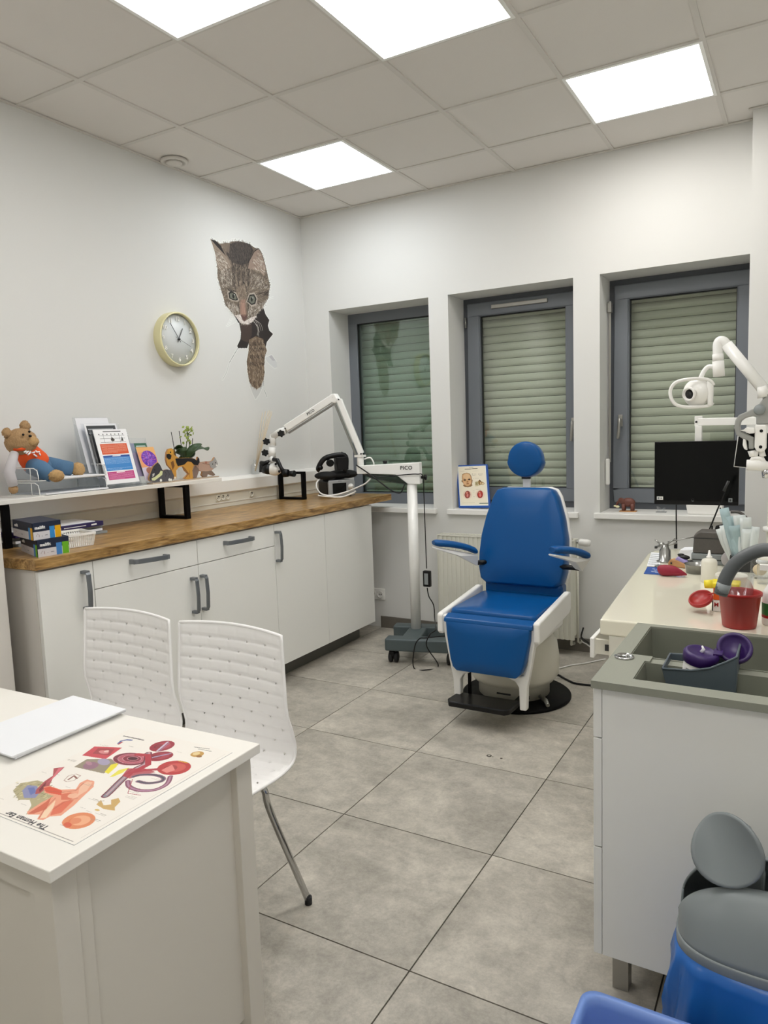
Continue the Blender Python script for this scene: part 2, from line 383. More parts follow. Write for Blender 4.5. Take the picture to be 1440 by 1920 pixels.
# ceiling: base slab, T bars, tiles, wall angle
OX, OY = .456, .4454
ceil = struct('ceiling', MB().box(-.12, XR+.12, YF-.12, .42, H+.03, H+.12), 'ceiling_board')
LIGHTS = {(1, 0): (.93, .97, 1.0), (4, 0): (1, .97, .93), (3, 2): (1, .98, .95), (2, 3): (1, .985, .97), (1, 7): (1, .985, .96), (5, 7): (1, .985, .96), (5, 4): (1, .985, .96)}  # last three panels are out of view, added to brighten the room
bars = MB()
for i in range(1, 8):
    x = OX+.6*(i-1)
    if x < XR: bars.box(x-.012, x+.012, YF, 0, H, H+.006)
for j in range(0, 11):
    y = -OY-.6*j
    if y > YF: bars.box(0, XR, y-.012, y+.012, H+.0006, H+.0056)
obj('grid_bars', bars, 'ceiling_metal', ceil)
obj('wall_angle', MB().box(0, .02, YF, 0, H-.001, H+.004).box(0, XR, -.02, 0, H-.0012, H+.004).box(2.975, XR, -.17, -.15, H-.001, H+.004).box(XR-.02, XR, YF, 0, H-.001, H+.004), 'ceiling_metal', ceil)
cm = None
for i in range(0, 7):
    for j in range(-1, 10):
        x0 = OX+.6*(i-1); y1 = -OY-.6*j; a0, a1, b0, b1 = max(x0, 0), min(x0+.6, XR), max(y1-.6, YF), min(y1, 0)
        if a1-a0 < .02 or b1-b0 < .02 or (i, j) in LIGHTS: continue
        full = a1-a0 > .59 and b1-b0 > .59; g = .009
        if full and cm: o = bpy.data.objects.new('ceiling_tile', cm); COL.objects.link(o); o.parent = ceil
        elif full: o = obj('ceiling_tile', MB().box(g, .6-g, g-.6, -g, H+.006, H+.02), 'ceiling_board', ceil); cm = o.data
        else: o = obj('ceiling_tile', MB().box(a0-x0+g, a1-x0-g, b0-y1+g, b1-y1-g, H+.006, H+.02), 'ceiling_board', ceil)
        o.location = (x0, y1, 0)
ll = {(1, 0): 'bluish white square ceiling light panel nearest the back left corner', (4, 0): 'square ceiling light panel nearest the windows on the right side of the ceiling',
      (3, 2): 'square light panel cut by the top photo edge, in the middle', (2, 3): 'square light panel cut by the top photo edge, nearer the left wall',
      (1, 7): 'unseen square light panel added to brighten the room, behind the viewer at left', (5, 7): 'unseen square light panel added to brighten the room, above the viewer at right', (5, 4): 'unseen square light panel added over the sink side to brighten the cabinets'}
for n, ((i, j), c) in enumerate(LIGHTS.items()):
    x0 = OX+.6*(i-1); y1 = -OY-.6*j; t = thing('ceiling_light', ll[(i, j)], 'ceiling light', (x0+.3, y1-.3, H))
    fr = MB()
    for a in ((.002, .018, -.598, -.002), (.582, .598, -.598, -.002), (.018, .582, -.018, -.002), (.018, .582, -.598, -.582)): fr.box(x0+a[0], x0+a[1], y1+a[2], y1+a[3], H-.003, H+.02)
    obj('frame', fr, 'white_metal', t)
    obj('diffuser', MB().box(x0+.018, x0+.582, y1-.582, y1-.018, H+.001, H+.012), emis('panel_light', c, PANEL * (.9 if n == 0 else 1)), t)
# smoke / air valve in the ceiling
t = thing('ceiling_vent', 'round white air valve set in the ceiling near the left wall', 'vent', (.1, -1.34, H))
obj('rim', MB().lathe([(.072, .003), (.078, -.006), (.07, -.012), (.055, -.012), (.052, 0)], (.1, -1.34, H), seg=40), 'ceiling_metal', t)
obj('disc', MB().lathe([(.001, -.022), (.04, -.021), (.046, -.016), (.04, -.002)], (.1, -1.34, H), seg=40), 'ceiling_metal', t)
# ---------------------------------------------------------------- windows
def rframe(mb, x0, x1, z0, z1, w, y0, y1):
    mb.box(x0, x1, y0, y1, z0, z0+w); mb.box(x0, x1, y0, y1, z1-w, z1); mb.box(x0, x0+w, y0, y1, z0+w, z1-w); mb.box(x1-w, x1, y0, y1, z0+w, z1-w); return mb
slat = None
for n, (x0, x1) in enumerate(WIN):
    w = bpy.data.objects.new('window_%d' % (n+1), None); COL.objects.link(w); w.location = ((x0+x1)/2, WD, WZ0); tag(w, kind='structure')
    z0, z1 = WZ0+.018, WZ1; fw = .075 if n == 0 else .042
    obj('outer_frame', rframe(MB(), x0-.01, x1+.01, z0-.01, z1+.01, fw+.01, WD, WD+.07), 'window_frame' if n == 0 else 'window_frame_dark', w, bevel=.004)
    if n == 0: g0, g1, h0, h1 = x0+.075, x1-.075, z0+.075, z1-.075
    else:
        s0, s1, t0, t1 = x0+.032, x1-.032, z0+.035, z1-.035; sash = obj('sash', rframe(MB(), s0, s1, t0, t1, .085, WD-.018, WD+.05), 'window_frame', w, bevel=.006)
        obj('bead', rframe(MB(), s0+.078, s1-.078, t0+.078, t1-.078, .012, WD-.008, WD+.04), 'window_frame', w, bevel=.003)
        g0, g1, h0, h1 = s0+.09, s1-.09, t0+.09, t1-.09
    obj('gasket', rframe(MB(), g0-.002, g1+.002, h0-.002, h1+.002, .007, WD+.012, WD+.03), 'gasket', w)
    obj('pane', MB().box(g0, g1, WD+.026, WD+.03, h0, h1), 'pane_green' if n == 0 else 'pane', w)
    obj('shutter_back', MB().box(x0-.02, x1+.02, WD+.135, WD+.14, z0, z1), 'shutter_dark', w)
    k = 0; z = h0-.04
    while z < h1+.02:
        p = [(0, 0), (-.006, .004), (-.0115, .014), (-.0125, .026), (-.010, .040), (-.004, .050), (0, .0525)]
        if slat is None or True:
            s_ = MB().prism([(WD+.12+q[0], z+q[1]) for q in p] + [(WD+.126, z+.0525), (WD+.126, z)], 'x', x0+.01, x1-.01)
            for q in range(len(s_.s)): s_.s[q] = False
            obj('slat', s_, 'shutter', w)
        z += .055; k += 1
    for gx in (x0, x1-.03): obj('guide_rail', MB().box(gx, gx+.03, WD+.08, WD+.13, z0, z1), 'window_frame_dark', w)
    obj('window_sill', MB().box(x0-.03 if n else x0-.03, x1+.03 if n < 2 else x1, -.035, 0, WZ0-.022, WZ0+.012).box(x0-.001, x1+.001, 0, WD, WZ0-.022, WZ0+.0118), 'white_plastic', w, bevel=.003)
    if n:
        hx, hz = (x1-.032-.035, 1.44) if n == 1 else (x0+.032+.04, 1.44)
        hz = at('y', WD-.02, 1070, 805)[2] if n == 1 else at('y', WD-.02, 1158, 800)[2]
        h = obj('window_handle', MB().box(hx-.014, hx+.014, WD-.028, WD-.018, hz+.0, hz+.075).tube([(hx, WD-.03, hz+.045), (hx, WD-.06, hz+.045)], .008).tube(smoothpath([(hx, WD-.055, hz+.05), (hx+.002, WD-.064, hz+.03), (hx-.004, WD-.062, hz-.05), (hx-.008, WD-.06, hz-.075)], 4), .0095), 'brushed', w, bevel=.002)
        hs = x0+.034 if n == 1 else x1-.034
        for zz in (1.1, 2.14): obj('hinge', MB().lathe([(.008, 0), (.008, .07)], (hs-.012 if n == 1 else hs+.012, WD-.02, zz), seg=10), 'steel', w)
    if n == 1:
        v0 = at('y', WD-.03, 921, 575); v1 = at('y', WD-.03, 1026, 562)
        obj('trickle_vent', MB().box(v0[0], v1[0], WD-.034, WD-.016, v0[2]-.014, v0[2]+.012), 'brushed', w, bevel=.003)
    if n == 2:
        q = at('x', x0+.02, 1139, 890)
        obj('shutter_winder', MB().box(x0+.004, x0+.028, .12, .155, 1.14-.08, 1.14+.085), 'white_plastic', w, bevel=.008)
        obj('pull_strap', MB().box(x0+.01, x0+.024, .19, .193, 1.2, 2.2), 'brushed', w)
        obj('strap_guide', MB().box(x0+.004, x0+.03, .17, .21, 2.13, 2.19), 'brushed', w, bevel=.004)
# ---------------------------------------------------------------- wall socket low on the back wall
t = thing('wall_socket', 'white double wall socket low on the back wall beside the cabinets', 'socket', (.64, 0, .23))
sx0 = at('y', 0, 694, 1110)[0]; sz = at('y', 0, 708, 1113)[2]
obj('plate', MB().box(sx0, sx0+.13, -.012, 0, sz-.042, sz+.042), 'white_plastic', t, bevel=.004)
for k in (0, 1):
    c = (sx0+.035+k*.06, -.013, sz); s_ = obj('outlet', MB().lathe([(.024, 0), (.026, -.006), (.021, -.006), (.018, .008)], c, (0, 1, 0), 24), 'white_plastic', t)
    obj('pin_hole', MB().ball((c[0]-.008, -.014, sz), .004, 8, 6).ball((c[0]+.008, -.014, sz), .004, 8, 6), 'dark_grey', s_)
# ================================================================ base cabinets along the left wall
CX, CZ0, CZ1 = .66, .115, .945; WT = .995
def cuts(px, py): return at('x', CX, px, py)[1]
ys = [-2.80, cuts(167, 1047), cuts(363, 1012), cuts(508, 984), cuts(603, 966), -.255]
cl = ['narrow white base cabinet at the left end of the wooden worktop', 'white base cabinet with one drawer over a door, next to the narrow end cabinet', 'white base cabinet with a short drawer over a door, middle of the row',
      'white base cabinet with a tall door and an upright handle, right of the drawers', 'white base cabinet without a handle, at the window end of the row']
def bar_handle(mb, p0, p1):
    """flat bow handle on the plane x = CX from p0 to p1 (y, z)"""
    L = Vector((0, p1[0]-p0[0], p1[1]-p0[1])); d = L.normalized(); n_ = d.cross(Vector((1, 0, 0)))
    pts = [(0., .002), (0., .030), (.06, .036), (.5, .040), (.94, .036), (1., .030), (1., .002)]
    c = [Vector((CX+.02, p0[0], p0[1])) + L*a + Vector((h-.002, 0, 0)) for a, h in pts]
    prof = [[q + n_*s_*.011 + Vector((e, 0, 0)) for s_, e in ((-1, 0), (1, 0), (1, .006), (-1, .006))] for q in c]
    prof[0] = [q + d*k for q, k in zip(prof[0], (0, 0, 0, 0))]
    # ends as small blocks, middle as a bowed strip
    for a in (p0, p1):
        q = Vector((CX+.02, a[0], a[1])); mb.obox(q, q + Vector((.034, 0, 0)), .022, .014, up=d)
    return mb.ring(prof[1:-1], True, False)
for k in range(5):
    y0, y1 = ys[k], ys[k+1]; t = thing('base_cabinet', cl[k], 'cabinet', (CX/2, (y0+y1)/2, 0), 'white base cabinets under the wooden worktop')
    obj('body', MB().box(.02, CX, y0+.0005, y1-.0005, CZ0, CZ1), 'cabinet_edge', t)
    obj('plinth', MB().box(.1, .575, y0+.0005, y1-(.05 if k == 4 else .0005), 0, CZ0), 'grey_plinth', t)
    dz = cuts and at('x', CX, 366, 1058)[2]; g = .0018
    if k in (1, 2):
        d = obj('drawer', MB().box(CX+.001, CX+.02, y0+g, y1-g, dz+g, CZ1-.003), 'cabinet_white', t, bevel=.0012)
        pa, pb = ((244, 1053), (307, 1043)) if k == 1 else ((420, 1018), (467, 1009))
        A, B = at('x', CX+.02, *pa), at('x', CX+.02, *pb); obj('handle', bar_handle(MB(), (A[1], A[2]), (B[1], B[2])), 'handle_grey', d, bevel=.002)
        dt = dz-g
    else: dt = CZ1-.003
    d = obj('door', MB().box(CX+.001, CX+.02, y0+g, y1-g, CZ0, dt), 'cabinet_white', t, bevel=.0012)
    hp = {0: ((156, 1073), (164, 1140)), 1: ((361, 1085), (366, 1147)), 2: ((379, 1080), (384, 1141)), 3: ((518, 998), (523, 1051))}.get(k)
    if hp:
        A, B = at('x', CX+.03, *hp[0]), at('x', CX+.03, *hp[1]); yy = (A[1]+B[1])/2; obj('handle', bar_handle(MB(), (yy, A[2]), (yy, B[2])), 'handle_grey', d, bevel=.002)
# worktop
obj('worktop', MB().prism([(.002, -2.83), (.697, -2.818), (.70, -.002), (.002, -.002)], 'z', WT-.044, WT), 'wood', bevel=.003, label='long oak effect worktop lying over the white base cabinets', cat='worktop')
# narrow grey side panel of the tall cabinet at the far left
t = thing('tall_cabinet', 'tall light grey cabinet standing at the left edge beside the worktop end', 'cabinet', (.3, -3.3, 0))
obj('carcass', MB().box(.003, .56, -3.75, -2.86, .02, 1.37), 'cabinet_edge', t, bevel=.012)
obj('foot_rail', MB().box(.02, .54, -3.7, -2.9, 0, .02), 'dark_grey', t)
for k in range(2):
    d = obj('door', MB().box(.562, .58, -3.745+k*.44, -3.31+k*.44, .04, 1.35), 'cabinet_edge', t, bevel=.004)
    obj('handle', MB().box(.581, .593, -3.34+k*.06, -3.33+k*.06, .7, .82), 'handle_grey', d)
# cable trunking on the left wall
t = thing('cable_trunking', 'white cable trunking with sockets running along the left wall above the worktop', 'trunking', (.03, -1.4, WT))
obj('upper_duct', MB().prism([(.001, 1.085), (.06, 1.085), (.075, 1.095), (.075, 1.165), (.06, 1.185), (.001, 1.185)], 'y', -2.8, -.003), 'white_plastic', t)
lo = MB().box(.001, .055, -2.8, -.003, WT+.001, 1.084); obj('lower_duct', lo, 'ivory_plastic', t)
obj('duct_rib', MB().box(.055, .058, -2.8, -.003, 1.024, 1.028).box(.055, .0575, -2.8, -.003, 1.076, 1.079), 'cabinet_edge', t)
for (px, py) in ((409, 934), (417.5, 932.5), (426, 931), (471, 926)):
    c = at('x', .056, px, py); s_ = obj('outlet', MB().box(.0555, .0585, c[1]-.022, c[1]+.022, c[2]-.022, c[2]+.022).lathe([(.0195, 0), (.0195, .006), (.0165, .006), (.0155, .001)], (.0565, c[1], c[2]), (1, 0, 0), 20), 'ivory_plastic', t)
    obj('contact', MB().ball((.058, c[1]-.007, c[2]), .003, 8, 6).ball((.058, c[1]+.007, c[2]), .003, 8, 6).lathe([(.003, 0), (.003, .012)], (.056, c[1], c[2]+.009), (1, 0, 0), 8), 'dark_grey', s_)
# shelf on black square stands
SH0, SH1 = 1.188, 1.208
def square_stand(y, parent, name='stand'):
    mb = MB(); x0, x1 = .085, .30; z0, z1 = WT, SH0
    for a in ((x0, x1, z0, z0+.016), (x0, x1, z1-.016, z1), (x0, x0+.02, z0+.016, z1-.016), (x1-.02, x1, z0+.016, z1-.016)): mb.box(a[0], a[1], y-.016, y+.016, a[2], a[3])
    return obj(name, mb, 'black_metal', parent, bevel=.001)
t = thing('raised_shelf', 'white board shelf raised above the worktop on black square metal stands', 'shelf', (.17, -2.0, WT))
obj('board', MB().box(.076, .325, -2.79, -1.345, SH0, SH1), 'gloss_white', t, bevel=.0015)
square_stand(-2.665, t); square_stand(-1.60, t)
t = thing('shelf_stand', 'empty black square metal stand on the worktop under the microscope head', 'stand', (.17, -.45, WT))
square_stand(-.50, t, 'frame')
# ================================================================ things on the left wall
def hit(p0, n, px, py):
    d = RM @ np.array([(px-720)/FPX, 1, -(py-960)/FPX]); p0 = np.array(p0, float); n = np.array(n, float)
    return tuple(CAM + d*(np.dot(n, p0-CAM)/np.dot(n, d)))
V = Vector
def sheet(art, name, p0, p1, p3, m, parent, **kw):
    """stretch the painting between top left p0, top right p1, bottom left p3"""
    p0, p1, p3 = V(p0), V(p1), V(p3)
    return art.build(name, lambda u, v: tuple(p0 + (p1-p0)*(u/art.w) + (p3-p0)*(v/art.h)), m, parent, **kw)
# clock
C = V(at('x', 0.03, 325, 637)); C = V((0, -1.333, 2.027)); CR = .158
t = thing('wall_clock', 'round wall clock with a pale gold rim hung on the left wall', 'clock', C)
obj('rim', MB().lathe([(CR, 0), (CR, .05), (CR-.003, .056), (CR-.010, .056), (CR-.012, .05), (CR-.012, .036)], C, (1, 0, 0), 64, cap=False), 'gold', t)
obj('face', MB().lathe([(.001, .034), (CR-.011, .034), (CR-.011, .030)], C, (1, 0, 0), 48), 'clock_face', t)
for k in range(1, 13):
    a = math.radians(90-30*k); text('numeral', str(k), .034, 'white_plastic', t, C+V((.038, math.cos(a)*.118, math.sin(a)*.118)), (0, 1, 0), (0, 0, 1), .004, bold=.0006)
def hand(name, deg, L, w, x, tail=.02, m='grey_hose'):
    a = math.radians(90-deg); d = V((0, math.cos(a), math.sin(a))); p = C+V((x, 0, 0)); obj(name, MB().obox(p-d*tail, p+d*L, w, .0015, up=(1, 0, 0)), m, t)
hand('hour_hand', 28, .075, .005, .041); hand('minute_hand', 324, .108, .004, .044); hand('second_hand', 112, .095, .0015, .047, .03)
obj('hub', MB().lathe([(.006, .036), (.006, .05), (.001, .051)], C, (1, 0, 0), 14), 'dark_grey', t)
# ---------------------------------------------------------------- kitten wall sticker
def kk(cx, cy):       # crop pixel of the survey -> metres right / down on the sticker
    p = at('x', .001, 380+cx/5.6444, 430+cy/5.6444); return (p[1]-KY, KZ-p[2])
KY, KZ = -1.02, 2.74
A = Art(.66, 1.16, 300, 520, 'e6e7e3')
P_ = lambda L: [kk(*q) for q in L]
head = [(80,102),(130,115),(180,150),(215,150),(240,140),(290,145),(300,128),(380,125),(440,135),(500,160),(560,200),(590,200),(620,235),(640,290),(665,380),(680,450),(700,540),(712,600),(700,680),(690,740),(650,800),(600,860),(560,920),(525,970),(480,1005),(440,1010),(390,985),(340,915),(300,870),(240,800),(210,690),(185,610),(158,510),(155,420),(145,330),(125,220),(95,140)]
hole = [(330,905),(385,985),(405,1090),(400,1160),(365,1235),(375,1258),(470,1258),(490,1200),(560,1180),(640,1230),(655,1290),(680,1190),(745,1108),(705,1070),(690,1020),(705,960),(665,900),(640,820),(560,860),(440,960)]
leg = [(490,1170),(560,1130),(640,1160),(660,1230),(680,1280),(660,1330),(650,1430),(655,1520),(640,1600),(610,1670),(570,1690),(520,1660),(490,1600),(475,1500),(465,1400),(485,1290)]
A.poly(P_([(480,1500),(660,1500),(640,1650),(600,1740),(560,1800),(530,1740),(500,1660)]), 'b9b9b8', .6)
A.poly(P_([(660,1360),(730,1330),(780,1400),(830,1450),(760,1470),(680,1400)]), 'cfd0d0', .8); A.poly(P_([(700,1345),(730,1330),(770,1390),(740,1390)]), 'b9b6ba', .8)
A.line(P_([(370,1262),(330,1330),(285,1405)]), .004, '8d8f8f'); A.line(P_([(285,1405),(250,1520),(210,1590)]), .003, 'b4b6b5'); A.line(P_([(645,1610),(650,1700),(680,1770)]), .004, '8d8f8f'); A.line(P_([(700,735),(800,700)]), .003, 'cfd1cf')
A.poly(P_(hole), '2b2422'); A.poly(P_([(400,1000),(520,1000),(520,1120),(480,1200),(410,1170)]), '4a3b34', .7)
A.poly(P_(leg), '6e5c4b'); A.poly(P_(head), '6a5e52')
rr = random.Random(3)
def fur(poly, n, cols, L0, L1, ang, seed=0, wd=.0022, op=.8):
    q = P_(poly); r = A.mask(q)
    if r is None: return
    m_, J, I = r; jj, ii = np.nonzero(m_)
    for _ in range(n):
        k = rr.randrange(len(jj)); x = (I.start+ii[k]+.5)*A.w/A.nx; y = (J.start+jj[k]+.5)*A.h/A.ny
        a = math.radians(ang(x, y) + rr.uniform(-22, 22)); L = rr.uniform(L0, L1); A.line([(x, y), (x+L*math.cos(a), y+L*math.sin(a))], wd*rr.uniform(.7, 1.4), rr.choice(cols), op)
cxh, cyh = kk(430, 700)
rad = lambda x, y: math.degrees(math.atan2(y-cyh, x-cxh))
fur(head, 2600, ['4a413a', '5d5248', '8a7b6b', '9d8f7e', '37302c', '75695c', 'a99c8c'], .008, .022, rad)
for x in (330, 380, 430, 480): fur([(x-22,350),(x+22,350),(x+12,620),(x-12,620)], 110, ['2a2523', '342d2a', '1e1a19'], .01, .02, lambda x, y: -90)
A.poly(P_([(270,160),(380,125),(500,160),(540,230),(480,360),(400,380),(310,350),(250,260)]), '302b2a', .75); fur([(270,160),(380,125),(500,160),(540,230),(480,360),(400,380),(310,350),(250,260)], 350, ['2a2625', '1f1b1b', '4a4441', '38322f'], .01, .02, lambda x, y: -80)
A.poly(P_([(85,105),(180,155),(230,240),(300,380),(295,400),(200,450),(155,400),(130,250)]), '8c7d6e'); A.poly(P_([(85,105),(140,125),(190,170),(250,290),(225,260),(150,180)]), '211b19'); fur([(120,190),(200,260),(280,390),(200,450),(155,400)], 160, ['c9bfb2', '8a7a6b', '4a3f37', 'ddd5ca'], .01, .02, lambda x, y: 35)
A.poly(P_([(475,415),(490,340),(545,240),(585,205),(625,260),(665,400),(650,500),(600,440)]), '8f7c6f'); A.line(P_([(475,415),(490,340),(545,235),(590,203)]), .005, '1f1a19'); fur([(520,330),(590,230),(640,300),(655,480),(600,440),(530,420)], 160, ['d9d2c6', '9b8577', 'c2b3a4', '5a4c43'], .012, .024, lambda x, y: 25)
A.poly(P_([(180,150),(290,145),(280,260),(240,220)]), '75675a', .8)
A.poly(P_([(345,640),(400,590),(455,610),(470,760),(465,900),(400,900),(380,760)]), '7a6a5c', .55)
fur([(340,560),(470,560),(470,760),(380,760)], 160, ['9a8a78', '6b5d51', '463c35', 'b0a08c'], .008, .018, lambda x, y: -88)
A.poly(P_([(402,745),(445,740),(462,880),(455,925),(408,925),(392,880)]), '8f7466'); A.poly(P_([(412,780),(440,780),(452,895),(410,895)]), 'a68474', .7); fur([(395,740),(455,740),(465,900),(395,900)], 60, ['a98570', '8c6a58', 'caa592'], .006, .012, lambda x, y: 88, wd=.0018, op=.5)
A.poly(P_([(398,905),(472,905),(464,948),(440,975),(415,950)]), '5f4640'); A.poly(P_([(408,908),(462,908),(440,925)]), '8a6a60', .7)
A.line(P_([(350,600),(350,660)]), .005, '2c2724', .8); A.line(P_([(460,600),(475,700)]), .006, '2c2724', .8); A.line(P_([(378,780),(385,880)]), .007, '3a322d', .8); A.line(P_([(482,770),(485,860)]), .007, '3a322d', .8)
fur([(250,760),(370,790),(395,900),(340,915),(280,840)], 200, ['c9c0b4', '8d8072', 'ded7cd', '4c423a', 'a59a8c'], .008, .018, lambda x, y: 65)
fur([(490,800),(640,770),(690,720),(640,830),(560,910),(480,920)], 240, ['c4bbae', '867a6c', 'd8d0c5', '4a4038', 'a2968a'], .008, .018, lambda x, y: 115)
A.poly(P_([(335,912),(398,900),(420,960),(440,978),(470,958),(515,930),(572,915),(530,978),(470,1006),(400,990)]), 'd5cbc4'); fur([(335,912),(400,900),(440,990),(520,930),(575,915),(500,1000),(400,990)], 150, ['f2ece8', 'b3a79e', 'e6dfd9', '9a8c84'], .006, .014, lambda x, y: 60, wd=.0018)
A.poly(P_([(330,900),(370,950),(400,1000),(375,985)]), '1c1716')
for (x, y, sg) in ((322, 710, 1), (517, 745, -1)):
    def E_(a): return kk(x+a[0], y+a[1])
    out = [(-48,-32*sg-4),(-20,-50),(25,-42+14*sg),(50,10+20*sg),(38,42),(0,46-8*sg),(-38,20)]; A.poly([E_((a*1.32, b_*1.36)) for a, b_ in out], 'c7bcae', .55); A.poly([E_((a*1.05, b_*1.05)) for a, b_ in out], '171412'); A.poly([E_((a*.78, b_*.78)) for a, b_ in out], '696a5f'); c = E_((2, -2)); A.oval(c[0], c[1], .0095, .014, '12100f'); c = E_((14, -18)); A.oval(c[0], c[1], .0035, .0035, 'dfe3e0')
fur([(250,620),(340,650),(300,680)], 60, ['1f1a18'], .008, .02, lambda x, y: 15); fur([(560,690),(690,650),(690,700)], 90, ['241e1c', '3a302b'], .01, .02, lambda x, y: -15)
fur([(180,480),(300,430),(330,600),(215,620)], 260, ['a79c8e', '6a5e53', 'c4bbae', '3d342e'], .009, .02, lambda x, y: -115); fur([(490,470),(650,520),(690,640),(520,640)], 300, ['a79c8e', '6a5e53', 'c4bbae', '3d342e'], .009, .02, lambda x, y: -60)
fur(leg, 1100, ['8d7a66', '55463a', '9d8b76', '3f342c', 'b09d86', '6b5a4a', 'c0b09a'], .008, .02, lambda x, y: 85)
for y in (1190, 1250, 1330, 1400): fur([(500,y),(650,y-10),(655,y+25),(500,y+40)], 70, ['2c2420', '3b3029'], .008, .016, lambda x, y: 60)
A.line(P_([(540,1600),(548,1670)]), .003, '2c2420', .7); A.line(P_([(590,1590),(592,1670)]), .003, '2c2420', .7)
for k in range(6): A.line(sm2(P_([(540+6*k, 940+8*k), (575+20*k, 1000+2*k), (600+22*k-8*k*k*.3, 1090-10*k)]) if k < 3 else P_([(540, 960+4*k), (560+6*k, 1040), (575+10*(5-k), 1160-8*k)])), .0019, 'cfc8c0', .9)
for k in range(5): A.line(P_([(350, 940+9*k), (300-12*k, 930+24*k)]), .0014, 'c3c5c3')
# cut-out outline: keep only the print and its torn-paper marks
keep = np.zeros((A.ny, A.nx), bool)
bgc = np.array(lin('e6e7e3')); d_ = np.abs(A.c - bgc).sum(2) > .02; k2 = d_.copy()
for s_ in range(2): k2[1:] |= k2[:-1].copy(); k2[:-1] |= k2[1:].copy(); k2[:, 1:] |= k2[:, :-1].copy(); k2[:, :-1] |= k2[:, 1:].copy()
A.a = k2
A.build('wall_sticker', lambda u, v: (.0012, KY+u, KZ-v), 'print_matte', None, label='wall sticker of a tabby kitten reaching a paw through torn paper', cat='sticker')
# ---------------------------------------------------------------- teddy bear
TXP = .17
def T(px, py, x=TXP): return V(at('x', x, px, py))
def furball(mb, c, r, n=(40, 24), amp=.0028, seed=1):
    rn = random.Random(seed); rx, ry, rz = r if isinstance(r, (tuple, list)) else (r, r, r); rings = []
    for i in range(n[1]+1):
        t_ = math.pi*i/n[1]; row = []
        for k in range(n[0]):
            j = 1 + rn.uniform(-amp, amp)/max(rx, .01); p_ = 2*math.pi*k/n[0]
            row.append((c[0]+rx*j*max(math.sin(t_), 1e-4)*math.cos(p_), c[1]+ry*j*max(math.sin(t_), 1e-4)*math.sin(p_), c[2]-rz*j*math.cos(t_)))
        rings.append(row)
    return mb.ring(rings)
hc = T(40, 829); bc = T(70, 868)
t = thing('teddy_bear', 'tan teddy bear in an orange shirt and jeans reclining on the raised shelf', 'teddy bear', (TXP, bc.y, SH1))
hd = obj('head', furball(MB(), hc, (.066, .07, .062), seed=2), 'fur', t)
for q, s in ((T(13, 812), .022), (T(47, 799), .024)): obj('ear', furball(MB(), q, (.014, s, s), (20, 14), seed=5), 'fur', t)
mz = T(58, 828, TXP+.045); obj('muzzle', furball(MB(), mz, (.032, .034, .027), (24, 16), .002, 7), 'fur_light', hd)
for q in ((43.5, 815), (55, 809.5)): obj('eye', MB().ball(T(*q, TXP+.062), .0055, 12, 8), 'black_gloss', hd)
obj('nose', MB().ball(T(56.5, 817.5, TXP+.076), (.006, .008, .006), 12, 8), 'black_gloss', hd)
sh = obj('shirt', MB().tube([T(45, 838), T(50, 846), T(58, 857), T(66, 866), T(72, 872)], [.038, .05, .058, .062, .058], 20), 'orange_cloth', t)
obj('collar', MB().tube([T(26, 843, .19), T(40, 842, .215), T(58, 836, .215), T(62, 836, .2)], [.008, .01, .01, .006], 10), 'orange_cloth', sh)
rn = random.Random(5)
pr = MB()
for k in range(9):
    a = T(45+k*3.6, 848+(k % 3)*3-k*.5, TXP+.060); pr.tube([a, a+V((0, rn.uniform(.004, .016), rn.uniform(-.016, .012)))], .0035, 6)
obj('shirt_print', pr, 'text_white', sh)
obj('sleeve', MB().tube([T(27, 850, .2), T(22, 868, .22), T(17, 885, .235), T(21, 898, .24), T(25, 911, .24)], [.018, .022, .024, .022, .02], 16), 'grey_cloth', t)
obj('paw', furball(MB(), T(25, 917, .24), (.017, .02, .019), (20, 14), seed=9), 'fur', t)
obj('trousers', MB().ball(T(70, 873), (.06, .062, .05), 24, 14).tube([T(62, 874, .2), T(76, 880, .25), T(88, 887, .29), T(98, 893, .31)], [.04, .042, .036, .03], 18).tube([T(80, 872, .15), T(100, 872, .16), T(112, 875, .18), T(134, 879, .2)], [.045, .036, .036, .034], 18), 'denim', t, smooth=True)
obj('foot', furball(MB(), T(105, 892, .325), (.03, .036, .027), (32, 20), seed=11), 'fur_light', t)
obj('foot', furball(MB(), T(146, 880, .22), (.032, .032, .032), (32, 20), seed=12), 'fur_light', t)
# ---------------------------------------------------------------- letter trays
TY0, TY1, TX0, TX1 = -2.50, -2.135, .085, .30
t = thing('letter_tray', 'two-tier white wire letter tray under the teddy bear', 'letter tray', (.19, -2.3, SH1))
def wire(mb, pts, r=.0022): return mb.tube([V(p) for p in pts], r, 6)
for k in (0, 1):
    z0 = SH1+.002+.066*k; mb = MB()
    for y in (TY0, TY1):
        wire(mb, [(TX0, y, z0), (TX0, y, z0+.056), (TX1-.03, y, z0+.056), (TX1-.006, y, z0+.046), (TX1, y, z0+.02), (TX1, y, z0)]); wire(mb, [(TX1-.055, y, z0), (TX1-.055, y, z0+.056)]); wire(mb, [(TX0, y, z0), (TX1, y, z0)])
    for x in (TX0, TX1): wire(mb, [(x, TY0, z0), (x, TY1, z0)])
    wire(mb, [(TX0, TY0, z0+.056), (TX0, TY1, z0+.056)])
    tr = obj('tray', mb, 'white_metal', t)
    obj('wire_gauze', MB().box(TX0, TX1, TY0-.0005, TY0+.0005, z0, z0+.054).box(TX0, TX1, TY1-.0005, TY1+.0005, z0, z0+.054).box(TX0-.0005, TX0+.0005, TY0, TY1, z0, z0+.054).box(TX0, TX1, TY0, TY1, z0-.0005, z0+.0005), 'mesh_wire', tr)
obj('paper_sheet', MB().box(.1, .31, -2.40, -2.15, SH1+.070, SH1+.076), 'paper', label='loose white sheets in the upper letter tray beside the bear feet', cat='paper')
